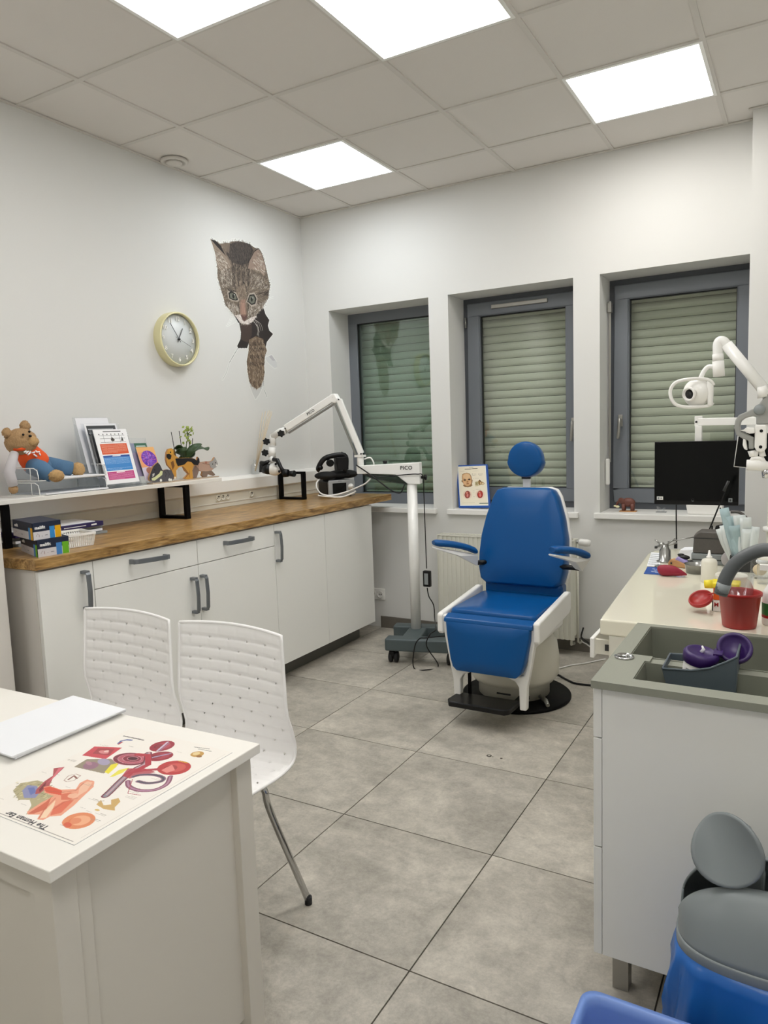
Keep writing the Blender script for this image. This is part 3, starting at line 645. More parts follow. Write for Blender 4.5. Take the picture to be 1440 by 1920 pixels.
obj('paper_sheet', MB().box(.095, .318, -2.48, -2.14, SH1+.0035, SH1+.009), 'paper', label='white sheets in the lower letter tray on the shelf', cat='paper')
# ---------------------------------------------------------------- brochure holders
t = thing('leaflet_holder', 'large clear acrylic leaflet holder with tiered pockets on the raised shelf', 'leaflet holder', (.2, -1.98, SH1))
BL, BR, TL, TR = V(at('x', .295, 200.5, 909)), V(at('x', .295, 261, 902)), V(at('x', .225, 173, 806)), V(at('x', .225, 235, 804.5))
def slab(p0, p1, p3, th):
    p0, p1, p3 = V(p0), V(p1), V(p3); p2 = p1+p3-p0; n_ = (p1-p0).cross(p3-p0).normalized()*th; vs = [p0, p1, p2, p3, p0+n_, p1+n_, p2+n_, p3+n_]
    return MB().add(vs, [(0,1,2,3),(7,6,5,4),(0,4,5,1),(1,5,6,2),(2,6,7,3),(3,7,4,0)])
zf = SH1+.004
for k in range(3):
    o_ = V((-.045*k, -.012*k, .032*k)); a, b_, c_ = TL+o_+V((0, -.012, -.0)), TR+o_+V((0, .012, 0)), BL+o_+V((0, -.012, 0)); c_.z = zf
    a2 = a + V((-.006, 0, 0)); obj('pocket', slab(a2, b_+V((-.006, 0, 0)), c_+V((-.006, 0, 0)), .0025), 'clear', t)
obj('side_panel', MB().prism([(.30, zf), (.22, SH1+.26), (.10, SH1+.325), (.10, zf)], 'y', BL.y-.014, BL.y-.0115), 'clear', t); obj('side_panel', MB().prism([(.30, zf), (.22, SH1+.26), (.10, SH1+.325), (.10, zf)], 'y', BR.y+.0115, BR.y+.014), 'clear', t)
obj('base', MB().box(.09, .31, BL.y-.014, BR.y+.014, SH1, zf), 'clear', t)
A = Art(.21, .297, 105, 150, 'f0f0f2'); A.line([(.06, .012), (.17, .012)], .004, '333333')
for k in range(7): A.line([(.03+k*.025, .03), (.03+k*.025, .072)], .001, '777777'); A.oval(.03+k*.025, .027, .0035, .0035, '555555')
for y in (.035, .05, .07): A.line([(.03, y), (.19, y)], .001, '777777')
A.oval(.108, .058, .013, .007, '4a4036'); A.oval(.106, .053, .006, .009, '3a3333'); A.poly([(.16, .065), (.172, .04), (.176, .065)], '222222')
A.poly([(.02, .08), (.19, .08), (.19, .137), (.02, .137)], 'd5562f'); A.poly([(.02, .142), (.19, .142), (.19, .226), (.02, .226)], '3f86cc'); A.poly([(.02, .142), (.19, .142), (.19, .152), (.02, .152)], '2a4f9a'); A.poly([(.02, .232), (.19, .232), (.19, .276), (.02, .276)], 'c04a86')
for y0, n_, c_ in ((.086, 8, 'eab29c'), (.158, 11, 'a8cdf0'), (.24, 6, 'e7a9c8')): A.words(.027, y0, .155, n_, c_, .0018, .006, seed=n_)
A.line([(.08, .147), (.13, .147)], .003, 'ffffff'); A.line([(.08, .236), (.13, .236)], .003, 'ffffff')
t2 = thing('leaflet', 'front leaflet with orange, blue and pink text blocks in the large clear holder', 'leaflet', BL)
obj('card', slab(TL, TR, BL, -.002), 'paper', t2); n_ = (TR-TL).cross(BL-TL).normalized(); n_ = n_ if n_.x > 0 else -n_
sheet(A, 'front_print', TL+n_*.0024, TR+n_*.0024, BL+n_*.0024, 'print_gloss', t2)
for k, (nm, lb) in enumerate((('leaflet', 'leaflet with a dark banner standing behind the orange and blue leaflet'), ('leaflet', 'white rearmost leaflet at the top of the large clear holder'))):
    o_ = V((-.045*(k+1), -.014*(k+1), .030*(k+1))); a, b_, c_ = TL+o_, TR+o_-V((0, .008, 0)), BL+o_; t3 = thing(nm, lb, 'leaflet', c_)
    obj('card', slab(a, b_, c_, -.002), 'paper', t3)
    A = Art(.21, .297, 60, 85, 'e6e6ea')
    if k == 0: A.poly([(.012, .012), (.198, .012), (.198, .28), (.012, .28)], '3b3e42'); A.line([(.02, .03), (.18, .03)], .006, 'b9bcc0'); A.line([(.02, .05), (.19, .05)], .003, '8a8d92')
    sheet(A, 'front_print', a+n_*.0024, b_+n_*.0024, c_+n_*.0024, 'print_gloss', t3)
# small holder with purple leaflet
t = thing('leaflet_holder', 'small clear leaflet holder with narrow brochures beside the large one', 'leaflet holder', (.2, -1.76, SH1))
bl, br, tl, tr = V(at('x', .27, 273, 901)), V(at('x', .27, 306, 896)), V(at('x', .21, 254, 839)), V(at('x', .21, 287, 838))
obj('back_panel', slab(tl+V((-.06, -.01, .05)), tr+V((-.06, .006, .05)), V((bl.x-.06, bl.y-.01, SH1+.004)), .0025), 'clear', t); obj('front_panel', slab(tl+V((.008, 0, -.06)), tr+V((.008, 0, -.06)), V((bl.x+.008, bl.y, SH1+.004)), .002), 'clear', t)
obj('base', MB().box(.15, .285, bl.y-.01, br.y+.01, SH1, SH1+.004), 'clear', t)
A = Art(.10, .21, 60, 120, 'e9a070'); A.poly([(0, 0), (.1, 0), (.1, .05), (0, .03)], 'e8b070'); A.oval(.055, .075, .042, .052, '6a35a8')
rr = random.Random(8)
for k in range(260):
    a = rr.uniform(0, 6.28); r0 = rr.uniform(0, .03); r1 = r0+rr.uniform(.006, .018); A.line([(.055+r0*math.cos(a), .075+r0*math.sin(a)*1.2), (.055+r1*math.cos(a), .075+r1*math.sin(a)*1.2)], .0016, rr.choice(['8e5fd0', '4a2090', 'a77be0', '5a2fb0', 'c25a9a']))
A.poly([(.0, .13), (.1, .12), (.1, .21), (0, .21)], 'cfc5d8'); A.oval(.04, .15, .02, .022, 'b07a6a'); A.oval(.055, .165, .016, .012, 'd9a896')
n2 = (tr-tl).cross(bl-tl).normalized(); n2 = n2 if n2.x > 0 else -n2
t3 = thing('leaflet', 'narrow leaflet printed with a purple bloom in the small clear holder', 'leaflet', bl); obj('card', slab(tl, tr, bl, -.0015), 'paper', t3); sheet(A, 'front_print', tl+n2*.002, tr+n2*.002, bl+n2*.002, 'print_gloss', t3)
o_ = V((-.03, -.022, .022)); A = Art(.10, .21, 40, 80, '8f93a8'); A.poly([(.03, .0), (.1, 0), (.1, .05), (.03, .05)], '3f6a55'); A.line([(.04, .02), (.09, .02)], .006, 'b9c9c0'); A.poly([(0, .06), (.1, .06), (.1, .21), (0, .21)], '9d92ad')
t3 = thing('leaflet', 'green headed leaflet behind the purple one in the small holder', 'leaflet', bl+o_); obj('card', slab(tl+o_, tr+o_, bl+o_, -.0015), 'paper', t3); sheet(A, 'front_print', tl+o_+n2*.002, tr+o_+n2*.002, bl+o_+n2*.002, 'print_gloss', t3)
# ---------------------------------------------------------------- painted wooden animals
def cutout(name, label, base, outline, paints, X, th=.011, edge='tan'):
    def c3(q): p = at('x', X, 280+q[0]/6, 840+q[1]/6); return (p[1], max(p[2], SH1+.0005))
    pts = [c3(q) for q in outline]; y0 = min(p[0] for p in pts); y1 = max(p[0] for p in pts); z0 = min(p[1] for p in pts); z1 = max(p[1] for p in pts)
    dz = SH1+.0055-z0; t = thing(name, label, 'figurine', (X, (y0+y1)/2, SH1), 'painted wooden animals on the raised shelf')
    obj('body', MB().prism([(p[0], p[1]+dz) for p in pts], 'x', X-th, X), edge, t)
    A = Art(y1-y0, z1-z0, int((y1-y0)*900), int((z1-z0)*900), base); uv = lambda L: [(c3(q)[0]-y0, z1-c3(q)[1]) for q in L]
    for kind, col, L in paints:
        if kind == 'p': A.poly(uv(L), col)
        elif kind == 'l': A.line(uv(L), .0022, col)
        else:
            for q in L: c_ = uv([q])[0]; A.oval(c_[0], c_[1], kind, kind, col)
    m_ = A.mask(uv(outline)); k_ = np.zeros((A.ny, A.nx), bool); k_[m_[1], m_[2]] = m_[0]; A.a = k_
    A.build('painted_face', lambda u, v: (X+.0006, y0+u, z1-v+dz), 'print', t)
    obj('foot_strip', MB().box(X-.03, X+.012, y0+.01, y1-.01, SH1, SH1+.006), 'pale_tan', t); return t
cutout('cat_figurine', 'painted wooden grey animal with a pale scarf lying with its head low', '57555a',
    [(5,372),(0,340),(15,290),(45,215),(70,190),(95,170),(122,200),(150,262),(200,248),(250,262),(278,320),(268,365),(255,382),(110,388),(60,392),(20,385)],
    [('p', '3c3a40', [(5,372),(15,290),(45,215),(95,170),(122,200),(150,262),(100,310),(50,350)]), ('p', 'd8dca8', [(25,350),(60,335),(110,295),(128,262),(150,270),(145,310),(100,345),(60,375),(30,372)]), ('l', '2a282c', [(170,262),(190,300),(180,330)]), ('l', '2a282c', [(200,255),(225,300),(215,330)]), (.008, 'e8e8e0', [(130,372),(225,365),(245,368)]), (.004, '111111', [(60,255)]), ('p', 'c9c9c2', [(35,300),(60,290),(55,320),(35,335)])], .292)
cutout('dog_figurine', 'painted wooden german shepherd standing with its mouth open', 'c9933f',
    [(195,60),(212,22),(250,12),(285,38),(292,95),(330,122),(440,117),(505,128),(535,150),(545,108),(562,130),(566,170),(545,203),(498,203),(482,262),(492,352),(430,362),(388,352),(440,300),(402,262),(380,215),(332,226),(302,262),(306,352),(276,357),(266,300),(250,250),(205,200),(190,140)],
    [('p', '17151a', [(292,128),(335,124),(450,120),(505,130),(535,150),(545,108),(562,130),(566,170),(545,203),(500,198),(470,165),(430,160),(395,195),(320,215),(300,170)]), ('p', 'd9a23f', [(212,30),(250,22),(272,45),(268,80),(225,75)]), ('p', '17120f', [(190,80),(225,72),(250,95),(240,135),(215,140),(192,110)]), ('p', '6b4a20', [(270,30),(290,45),(290,95),(275,80)]), ('p', '7a4f26', [(240,170),(270,150),(285,210),(262,260)]), ('p', '8a5a2a', [(382,215),(400,262),(432,300),(388,350),(400,352),(450,300),(415,255)]), ('l', '5a3a1a', [(450,262),(455,340)]), (.005, '0c0c0c', [(238,58)]), (.007, 'e6dcc8', [(290,345)])], .272)
cutout('cat_figurine', 'painted wooden pink and grey walking cat beside the wooden dog', 'b79683',
    [(486,200),(560,172),(640,160),(690,158),(712,150),(735,113),(752,140),(772,190),(756,222),(722,245),(700,262),(742,308),(725,322),(660,300),(650,330),(612,343),(588,315),(600,275),(560,262),(532,345),(498,352),(484,300)],
    [('p', 'a3a19f', [(672,172),(712,150),(735,113),(752,140),(772,190),(756,222),(722,245),(690,225)]), ('p', '7f6a5c', [(588,315),(600,268),(640,272),(700,262),(742,308),(725,322),(660,300),(650,330),(612,343)]), ('p', '857064', [(486,260),(520,200),(560,262),(532,345),(498,352)]), ('l', '5c4538', [(560,185),(545,230),(560,262)]), ('l', '5c4538', [(600,180),(680,200),(690,230)]), (.009, 'a46a58', [(638,172)]), (.004, '15120f', [(712,190),(745,175)]), (.006, 'e9e5e0', [(757,205)])], .248)
# ---------------------------------------------------------------- potted orchid
PX = .15; pc = V(at('x', PX, 349, 880)); pc.z = SH1
t = thing('potted_orchid', 'small potted plant with green buds and dark leaves behind the wooden animals', 'plant', pc)
obj('pot', MB().lathe([(.04, 0), (.043, .012), (.052, .085), (.053, .092), (.049, .092), (.046, .075)], pc, seg=32), 'white_plastic', t)
obj('soil', MB().lathe([(.001, .08), (.046, .08), (.046, .07)], pc, seg=24), 'soil', t)
def leaf(pts, w, name='leaf'):
    P = smoothpath(pts, 6); n = len(P); mb = MB(); rows = []
    for i, p in enumerate(P):
        tt = (P[min(i+1, n-1)]-P[max(i-1, 0)]).normalized(); s = tt.cross(V((1, 0, .3))).normalized(); s = V((.75, s.y*.5, s.z*.5)).normalized(); ww = w*math.sin(math.pi*min(.98, .08+.92*i/(n-1)))**.7
        rows.append([p-s*ww, p-s*ww*.5+V((0, 0, -.002)), p+V((0, 0, -.004)), p+s*ww*.5+V((0, 0, -.002)), p+s*ww])
    mb.ring(rows, cap=False, closed=False); return obj(name, mb, 'leaf', t, solid=.0015)
q = lambda x, y, X=PX: at('x', X, x, y)
leaf([q(348, 858), q(340, 848), q(330, 846), q(322, 862), q(318, 872)], .026); leaf([q(346, 858), q(338, 842), q(330, 838), q(322, 846)], .022); leaf([q(352, 858), q(364, 842), q(376, 838), q(386, 842), q(392, 838)], .022)
leaf([q(350, 858, .18), q(358, 844, .2), q(368, 836, .21), q(378, 832, .2)], .024); leaf([q(347, 858, .18), q(343, 846, .2), q(349, 838, .21)], .02); leaf([q(352, 858), q(360, 850), q(358, 836)], .02); leaf([q(345, 860, .12), q(336, 858, .1), q(330, 866, .1)], .02)
st = MB().tube(smoothpath([q(350, 862), q(349, 840), q(352, 818), q(350, 802)], 5), .0022, 6).tube(smoothpath([q(352, 862), q(355, 835), q(353, 815), q(362, 806)], 5), .0022, 6); obj('stem', st, 'leaf', t)
for a, b_ in (((330, 858), (321, 810)), ((343, 858), (336, 808)), ((360, 866), (361, 822))): obj('stake', MB().tube([q(*a, .13), q(*b_, .13)], .002, 6), 'black_matte', t)
rr = random.Random(4); fb = None
for k in range(34):
    c = V(q(rr.gauss(351, 6), rr.uniform(800, 832), PX+rr.uniform(-.02, .03)))
    if fb is None:
        mb = MB()
        OF = _off(t)
        for a in range(5): mb.ball((OF.x+.0045*math.cos(a*1.256), OF.y+.0045*math.sin(a*1.256), OF.z+.002), (.0045, .0045, .0022), 8, 5)
        mb.ball((OF.x, OF.y, OF.z+.003), .003, 8, 5); fb = obj('blossom', mb, 'flower', t); o = fb
    else: o = bpy.data.objects.new('blossom', fb.data); COL.objects.link(o); o.parent = t
    o.location = c - _off(t); o.rotation_euler = (rr.uniform(-1, 1), rr.uniform(.2, 1.6), rr.uniform(0, 6))
# ---------------------------------------------------------------- reed diffuser
rc = V((.038, -.70, 1.1855)); t = thing('reed_diffuser', 'reed diffuser with thin wooden sticks standing behind the microscope head', 'diffuser', rc)
obj('bottle', MB().lathe([(.026, 0), (.028, .006), (.028, .06), (.012, .078), (.011, .095), (.013, .097)], rc, seg=24), 'clear', t)
for a, b_ in (((505, 850), (492, 774)), ((506, 850), (498, 771)), ((507, 850), (503, 770)), ((508, 850), (506, 769)), ((509, 850), (508.5, 771)), ((507, 850), (510, 773))): obj('reed', MB().tube([rc+V((rr.uniform(-.006, .006), rr.uniform(-.006, .006), .02)), at('x', .045, *b_)], .0016, 6), 'reed', t)
# ---------------------------------------------------------------- glove boxes, basket, papers on the worktop
def carton(label, c, e1, e2, h, z0, accent):
    """c near corner (x, y); e1 along the right hand face, e2 along the left hand face"""
    c, e1, e2 = V((*c, z0)), V((*e1, 0)), V((*e2, 0)); t = thing('carton', label, 'box', c, 'glove cartons at the worktop end')
    up = V((0, 0, h)); obj('box', MB().add([c, c+e1, c+e1+e2, c+e2, c+up, c+e1+up, c+e1+e2+up, c+e2+up], [(0,1,2,3),(4,5,6,7),(0,1,5,4),(1,2,6,5),(2,3,7,6),(3,0,4,7)]), 'navy', t, bevel=.001)
    def face(o_, e, w, parts, lt):
        d = e.normalized(); n_ = d.cross(V((0, 0, 1))); n_ = n_ if n_.dot(V((1, -1, 0))) > 0 else -n_
        A = Art(e.length, h, int(e.length*500), int(h*500), '101c36'); L = e.length
        A.poly([(0, h*.52), (L, h*.52), (L, h), (0, h)], 'd3d0d4')
        for a, b2, col in parts: A.poly([(L*a, h*.3), (L*b2, h*.3), (L*b2, h), (L*a, h)], col)
        A.line([(L*.1, h*.78), (L*.14, h*.66), (L*.2, h*.7), (L*.2, h*.85)], .0012, '8a6a6a'); A.line([(L*.3, h*.8), (L*.5, h*.78)], .0014, '555860')
        p0 = o_ + up + n_*.0015; sheet(A, 'printed_side', p0, p0+e, p0-up, 'print', t)
        text('lettering', 'malifit', h*.25, 'text_white', t, p0+e*lt-up*.3+n_*.001, e, (0, 0, 1), bold=.0006)
    face(c, e1, 0, [(.58, .76, accent[0]), (.78, .98, accent[1])], .24); face(c+e2, -e2, 0, [(.8, .9, accent[0]), (.9, 1., accent[1])], .2)
carton('navy and white glove carton with a green panel, lower of the two', (.655, -2.775), (.01, .135), (-.24, .09), .068, WT, ('3f7fc4', '67b01c'))
carton('navy and white glove carton with a yellow panel, on top of the green one', (.65, -2.785), (.0, .125), (-.24, .075), .068, WT+.069, ('2f86c6', 'e3a800'))
t = thing('basket', 'small white plastic basket with pierced sides on the worktop', 'basket', (.52, -2.53, WT))
e1 = V((.02, .115, 0)); e2 = V((-.16, .05, 0)); c0 = V((.585, -2.582, WT))
def bpt(a, b_, z, fl=0.): c_ = c0 + e1*.5 + e2*.5; return c_ + (e1*(a-.5) + e2*(b_-.5))*(1+fl) + V((0, 0, z))
mb = MB(); mb.obox(bpt(.1, .1, .003), bpt(.1, .9, .003), .004, .004)
for (s0, s1) in (((0, 0), (1, 0)), ((1, 0), (1, 1)), ((1, 1), (0, 1)), ((0, 1), (0, 0))):
    for z, fl in ((.004, -.1), (.022, -.06), (.038, -.02)): mb.obox(bpt(*s0, z, fl), bpt(*s1, z, fl), .003, .004)
    mb.obox(bpt(*s0, .055, .04), bpt(*s1, .055, .04), .008, .009)
    nn = 12
    for k in range(nn+1):
        f = k/nn; a = (s0[0]+(s1[0]-s0[0])*f, s0[1]+(s1[1]-s0[1])*f); mb.obox(bpt(*a, .003, -.1), bpt(*a, .054, .04), .004, .003, up=(1, 0, 0))
obj('basket_body', mb, 'white_plastic', t)
obj('basket_floor', MB().add([bpt(0, 0, .002, -.1), bpt(1, 0, .002, -.1), bpt(1, 1, .002, -.1), bpt(0, 1, .002, -.1)], [(0, 1, 2, 3)]), 'white_plastic', t, solid=.003)
for k, (x0, x1, y0, y1, z, m_, lb) in enumerate(((.085, .31, -2.63, -2.16, 0, 'grey_plastic', 'lowest grey folder of the paper pile on the worktop'), (.085, .30, -2.635, -2.18, .014, 'paper', 'white folder in the paper pile on the worktop, above the grey one'), (.085, .29, -2.63, -2.17, .028, 'grey_plastic', 'grey folder in the paper pile under the purple book'))):
    obj('folder', MB().box(x0, x1, y0, y1, WT+.0005+z, WT+.012+z), m_, label=lb, cat='folder', group='folders piled on the worktop', bevel=.001)
t = thing('book', 'dark purple book lying on the paper pile under the raised shelf', 'book', (.17, -2.45, WT+.041)); obj('cover', MB().box(.085, .31, -2.64, -2.18, WT+.041, WT+.0625), 'bluepad', t, bevel=.001)
t.children[0].data.materials[0] = mat('book_purple', '251d52', .5); obj('spine_text', MB().box(.3105, .311, -2.40, -2.28, WT+.05, WT+.053).box(.3105, .311, -2.25, -2.22, WT+.048, WT+.055), 'text_white', t)
obj('paper_sheet', MB().prism([(.09, -2.62), (.29, -2.63), (.30, -2.22), (.09, -2.19)], 'z', WT+.063, WT+.066), 'paper', label='white sheet lying on the purple book', cat='paper')
# ================================================================ microscope on its trolley
def rot2(p, a): c, s = math.cos(a), math.sin(a); return (p[0]*c-p[1]*s, p[0]*s+p[1]*c)
PO = V((1.10, -.44, 0)); YA = math.radians(15); DX = V((math.cos(YA), math.sin(YA), 0)); DY = V((-math.sin(YA), math.cos(YA), 0))
t = thing('microscope_trolley', 'white examination microscope on a folding arm and a wheeled grey trolley base', 'microscope', PO)
def orb(mb, cx, cy, lx, ly, z0, z1):
    c = PO + DX*cx + DY*cy; vs = []
    for z in (z0, z1):
        for sx, sy in ((-1, -1), (1, -1), (1, 1), (-1, 1)): vs.append(c + DX*sx*lx/2 + DY*sy*ly/2 + V((0, 0, z)))
    return mb.add(vs, [(3,2,1,0),(4,5,6,7),(0,1,5,4),(1,2,6,5),(2,3,7,6),(3,0,4,7)])
obj('base', orb(orb(orb(MB(), .08, -.24, .44, .09, .085, .165), .06, .06, .44, .09, .085, .165), 0.01, -.09, .12, .22, .09, .16), 'trolley_grey', t, bevel=.012, seg=3)
for cx, cy in ((-.10, -.24), (.27, -.24), (-.12, .06), (.25, .06)):
    c = PO + DX*cx + DY*cy; cs = obj('castor', MB().lathe([(.012, .075), (.012, .09)], c, seg=12).box(c.x-.018, c.x+.018, c.y-.02, c.y+.02, .045, .078), 'black_plastic', t, bevel=.004)
    for s in (-.018, .018): wc_ = c+DX*s+V((0, .012, .036)); obj('wheel', MB().lathe([(.001, -.013), (.024, -.013), (.035, -.009), (.035, .009), (.024, .013), (.001, .013)], wc_, DX, 24), 'rubber', cs)
obj('column', MB().lathe([(.033, .16), (.033, 1.12)], PO, seg=32), 'white_metal', t)
NP = V((math.sin(YA), -math.cos(YA), 0))    # normal of the arm plane, towards the viewer
def ap(px, py, off=0.): return V(hit(PO+NP*off, NP, px, py))
arm = [ap(*q) for q in ((671, 873), (788.5, 866.5), (790, 907), (767.5, 907), (745, 889.5), (692, 888), (672, 888))]
def pslab(pts, n_, th):
    m = len(pts); vs = [p+n_*th/2 for p in pts] + [p-n_*th/2 for p in pts]
    return MB().add(vs, [tuple(range(m)), tuple(range(m, 2*m))[::-1]] + [(i, m+i, m+(i+1) % m, (i+1) % m) for i in range(m)])
ha = obj('horizontal_arm', pslab(arm, NP, .075), 'white_metal', t, bevel=.004)
tc = ap(761.5, 877.5, .039); text('brand_lettering', 'PICO', .033, 'dark_grey', ha, tc, DX, (0, 0, 1), .001, bold=.0007)
obj('arm_knob', MB().lathe([(.010, 0), (.010, .02), (.018, .022), (.018, .034), (.001, .036)], ap(790, 895), DX, 10), 'black_plastic', ha); obj('arm_knob', MB().lathe([(.012, 0), (.016, .018), (.001, .02)], ap(722, 869.5), (0, 0, 1), 10), 'black_plastic', ha)
obj('net_pouch', pslab([ap(*q) for q in ((682, 889), (730, 887), (748, 893), (762, 904), (766, 909), (745, 906), (722, 901), (700, 898))], NP, .05), 'net_black', t)
# spring arms
B0 = ap(676, 868); E0 = V(at('y', -.58, 628, 748)); H0 = V(at('y', -.69, 538, 806))
obj('arm_post', MB().lathe([(.022, -.03), (.022, .035), (.017, .04), (.017, .06)], B0, seg=20).obox(B0+V((-.03, 0, .045)), B0+V((.028, 0, .045)), .05, .014), 'white_metal', t)
def two_bar(a, b_, wide, hi, gap, name):
    d = (b_-a).normalized(); s = V((.4, -.9, 0)).normalized(); up = s.cross(d).normalized(); up = up if up.z > 0 else -up
    o = obj(name, MB().obox(a+up*.012, b_+up*.012, wide, hi, up=up), 'white_metal', t, bevel=.005)
    obj('parallel_rod', MB().obox(a-up*gap, b_-up*gap, wide*.7, .012, up=up), 'steel', o, bevel=.002)
    for q in (a, b_): obj('pivot_bolt', MB().lathe([(.005, -.002), (.005, .003), (.001, .004)], q+up*.012+s*(wide/2), s, 10), 'dark_grey', o)
    return o, up, s
lo_, _, _ = two_bar(B0+V((-.004, 0, .055)), E0+V((.02, 0, -.01)), .042, .038, .024, 'lower_spring_arm')
up_, uu, ss = two_bar(E0, H0, .042, .046, .024, 'upper_spring_arm')
obj('elbow', MB().prism([(E0.x-.03, E0.z-.02), (E0.x-.022, E0.z+.03), (E0.x+.012, E0.z+.034), (E0.x+.034, E0.z+.0), (E0.x+.02, E0.z-.03)], 'y', E0.y-.026, E0.y+.02), 'white_metal', t, bevel=.006)
m_ = E0.lerp(H0, .47); text('brand_lettering', 'PICO', .024, 'dark_grey', up_, m_+uu*.010+ss*.0225, -(H0-E0), uu, .001, bold=.0004)
# head joints
J1 = V(at('y', -.70, 527, 808)); J2 = V(at('y', -.70, 512, 818)); J3 = V(at('y', -.71, 511, 845)); J4 = V(at('y', -.72, 513, 866))
hj = obj('head_joint', MB().tube([H0+V((-.005, 0, -.004)), J1, J2], [.026, .020, .024], 18).tube([J2+V((0, 0, .012)), V(at('y', -.70, 512, 836))], .022, 18).tube([V(at('y', -.71, 511, 838)), V(at('y', -.71, 510, 857))], .025, 18).tube([V(at('y', -.72, 509, 857)), J4], [.018, .022], 18), 'white_metal', t)
obj('joint_ring', MB().lathe([(.0165, 0), (.0165, .014)], V(at('y', -.70, 520.5, 813)), (J1-J2), 18).lathe([(.026, 0), (.026, .003)], V(at('y', -.71, 511, 857)), (0, 0, 1), 18), 'steel', hj)
def lobed(c, ax, R0, th, n_=6):
    ax = V(ax).normalized(); a = ax.orthogonal().normalized(); b_ = ax.cross(a); rings = []
    for h, k in ((-th/2, .88), (-th/2+.003, 1.), (th/2-.003, 1.), (th/2, .88)):
        rings.append([V(c)+ax*h+(a*math.cos(2*math.pi*i/48)+b_*math.sin(2*math.pi*i/48))*R0*k*(1+.13*math.cos(n_*2*math.pi*i/48)) for i in range(48)])
    return MB().ring(rings)
for q, yy in (((527, 813), -.735), ((499.5, 828), -.73), ((497, 849), -.73)):
    obj('knob', lobed(at('y', yy, *q), (.45, -.85, .1), .0215, .022), 'black_plastic', hj)
hb = V(at('y', -.74, 515, 880))
hd = obj('optics_head', MB().ball(hb, (.050, .045, .042), 28, 16).tube([hb+V((-.055, 0, -.006)), hb+V((-.01, 0, 0))], [.028, .040], 24), 'white_metal', t)
obj('lens_cap', MB().tube([V(at('y', -.76, 494, 881)), V(at('y', -.76, 500, 880)), V(at('y', -.75, 508, 879))], [.024, .034, .036], 24), 'black_plastic', hd)
for q in ((517, 870), (523.5, 884)): obj('screw_cap', MB().ball(at('y', -.782, *q), (.009, .006, .009), 14, 8), 'black_plastic', hd)
obj('handgrip', MB().tube([V(at('y', -.76, 489, 868)), V(at('y', -.76, 497, 869)), V(at('y', -.75, 505, 864))], [.014, .016, .009], 14).tube([V(at('y', -.76, 491, 870)), V(at('y', -.76, 492, 885))], [.016, .022], 14), 'black_plastic', hd)
obj('eyepiece_arm', MB().tube([V(at('y', -.77, 512, 861)), V(at('y', -.77, 520, 863)), V(at('y', -.77, 527, 877)), V(at('y', -.77, 533, 888))], [.013, .015, .012, .016], 14).tube([V(at('y', -.77, 532, 887)), V(at('y', -.76, 541, 887))], [.028, .024], 16).tube([V(at('y', -.76, 541, 888)), V(at('y', -.76, 552, 888))], [.017, .021], 16), 'black_plastic', hd)
# cords of the microscope
def cord(name, pts, r, m_, parent=None, **kw): return obj(name, MB().tube(smoothpath(pts, 8), r, 8), m_, parent, smooth=True, **kw)
cord('power_cord', [ap(668, 872, .05), ap(690, 887, .06), ap(715, 906, .06), ap(735, 920, .06), ap(750, 924, .06), ap(756, 915, .06), ap(759, 906, .05)], .0045, 'black_plastic', t)
cord('power_cord', [ap(690, 892, .05), ap(720, 894, .05), ap(760, 890, .05), ap(782, 889, .05), ap(793, 893, .04), ap(795, 930, .04), ap(797, 990, .04), ap(800, 1066, .04)], .0032, 'black_plastic', t)
cord('white_hose', [ap(683, 861), ap(694, 858), ap(700, 866), ap(701, 871)], .0045, 'white_plastic', t)
ad = ap(801, 1085, .04); obj('power_adapter', MB().box(ad.x-.026, ad.x+.026, ad.y-.014, ad.y+.014, ad.z-.052, ad.z+.052), 'black_plastic', t, bevel=.006)
obj('adapter_label', MB().box(ad.x-.013, ad.x+.013, ad.y-.0155, ad.y-.014, ad.z-.036, ad.z+.036), 'grey_plastic', t)
fl = lambda x, y, z=.006: V(at('z', z, x, y))
cord('power_cord', [ap(801, 1102, .04), ap(804, 1118, .04), ap(813, 1135, .05), ap(815, 1160, .08), V(at('y', -.78, 817, 1180)), V(at('y', -.80, 806, 1190)), V(at('y', -.80, 800, 1212)), fl(822, 1248), fl(800, 1256), fl(776, 1252), V(at('y', -.78, 777, 1215)), V(at('y', -.76, 786, 1198)), V(at('y', -.76, 800, 1196)), V(at('y', -.74, 838, 1192))], .0035, 'black_plastic', t)
# ---------------------------------------------------------------- medical unit on the worktop
q0, q1, dn = V((.405, -.37, WT)), V((.505, -.19, WT)), V((-.150, .083, 0)); e = (q1-q0); fn = V((e.y, -e.x, 0)).normalized(); up = V((0, 0, 1))
t = thing('drill_unit', 'grey medical control unit with dark screen and dial at the worktop window end', 'medical device', q0)
prof = [(0, .01), (.01, .0), (.99, .0), (1, .01), (1, .10), (.97, .115), (.03, .115), (0, .10)]
obj('front_bezel', pslab([q0+e*a+up*b_+V((0, 0, .006)) for a, b_ in prof], fn, .02), 'grey_plastic', t, bevel=.004)
t.children[0].data.materials[0] = mat('silver_plastic', 'a9acae', .35, metal=.3)
obj('housing', pslab([q0+e*a*.97+dn*.5+up*b_+V((0, 0, .006)) for a, b_ in prof], fn, .155), 'black_plastic', t, bevel=.012)
c = q0+e*.40+up*.062+fn*.0105; obj('screen', pslab([c+e*a+up*b_ for a, b_ in ((-.26, -.034), (.26, -.034), (.26, .038), (-.26, .038))], fn, .003), 'black_gloss', t)
obj('dial', MB().lathe([(.021, 0), (.021, .006), (.016, .008), (.014, .016), (.001, .018)], q0+e*.83+up*.07+fn*.01, fn, 24), 'white_plastic', t)
c = q0+e*.36+up*.1125; obj('small_print', pslab([c, c+e*.13, c+e*.13+up*.003, c+up*.003], fn, .0212), 'dark_grey', t)
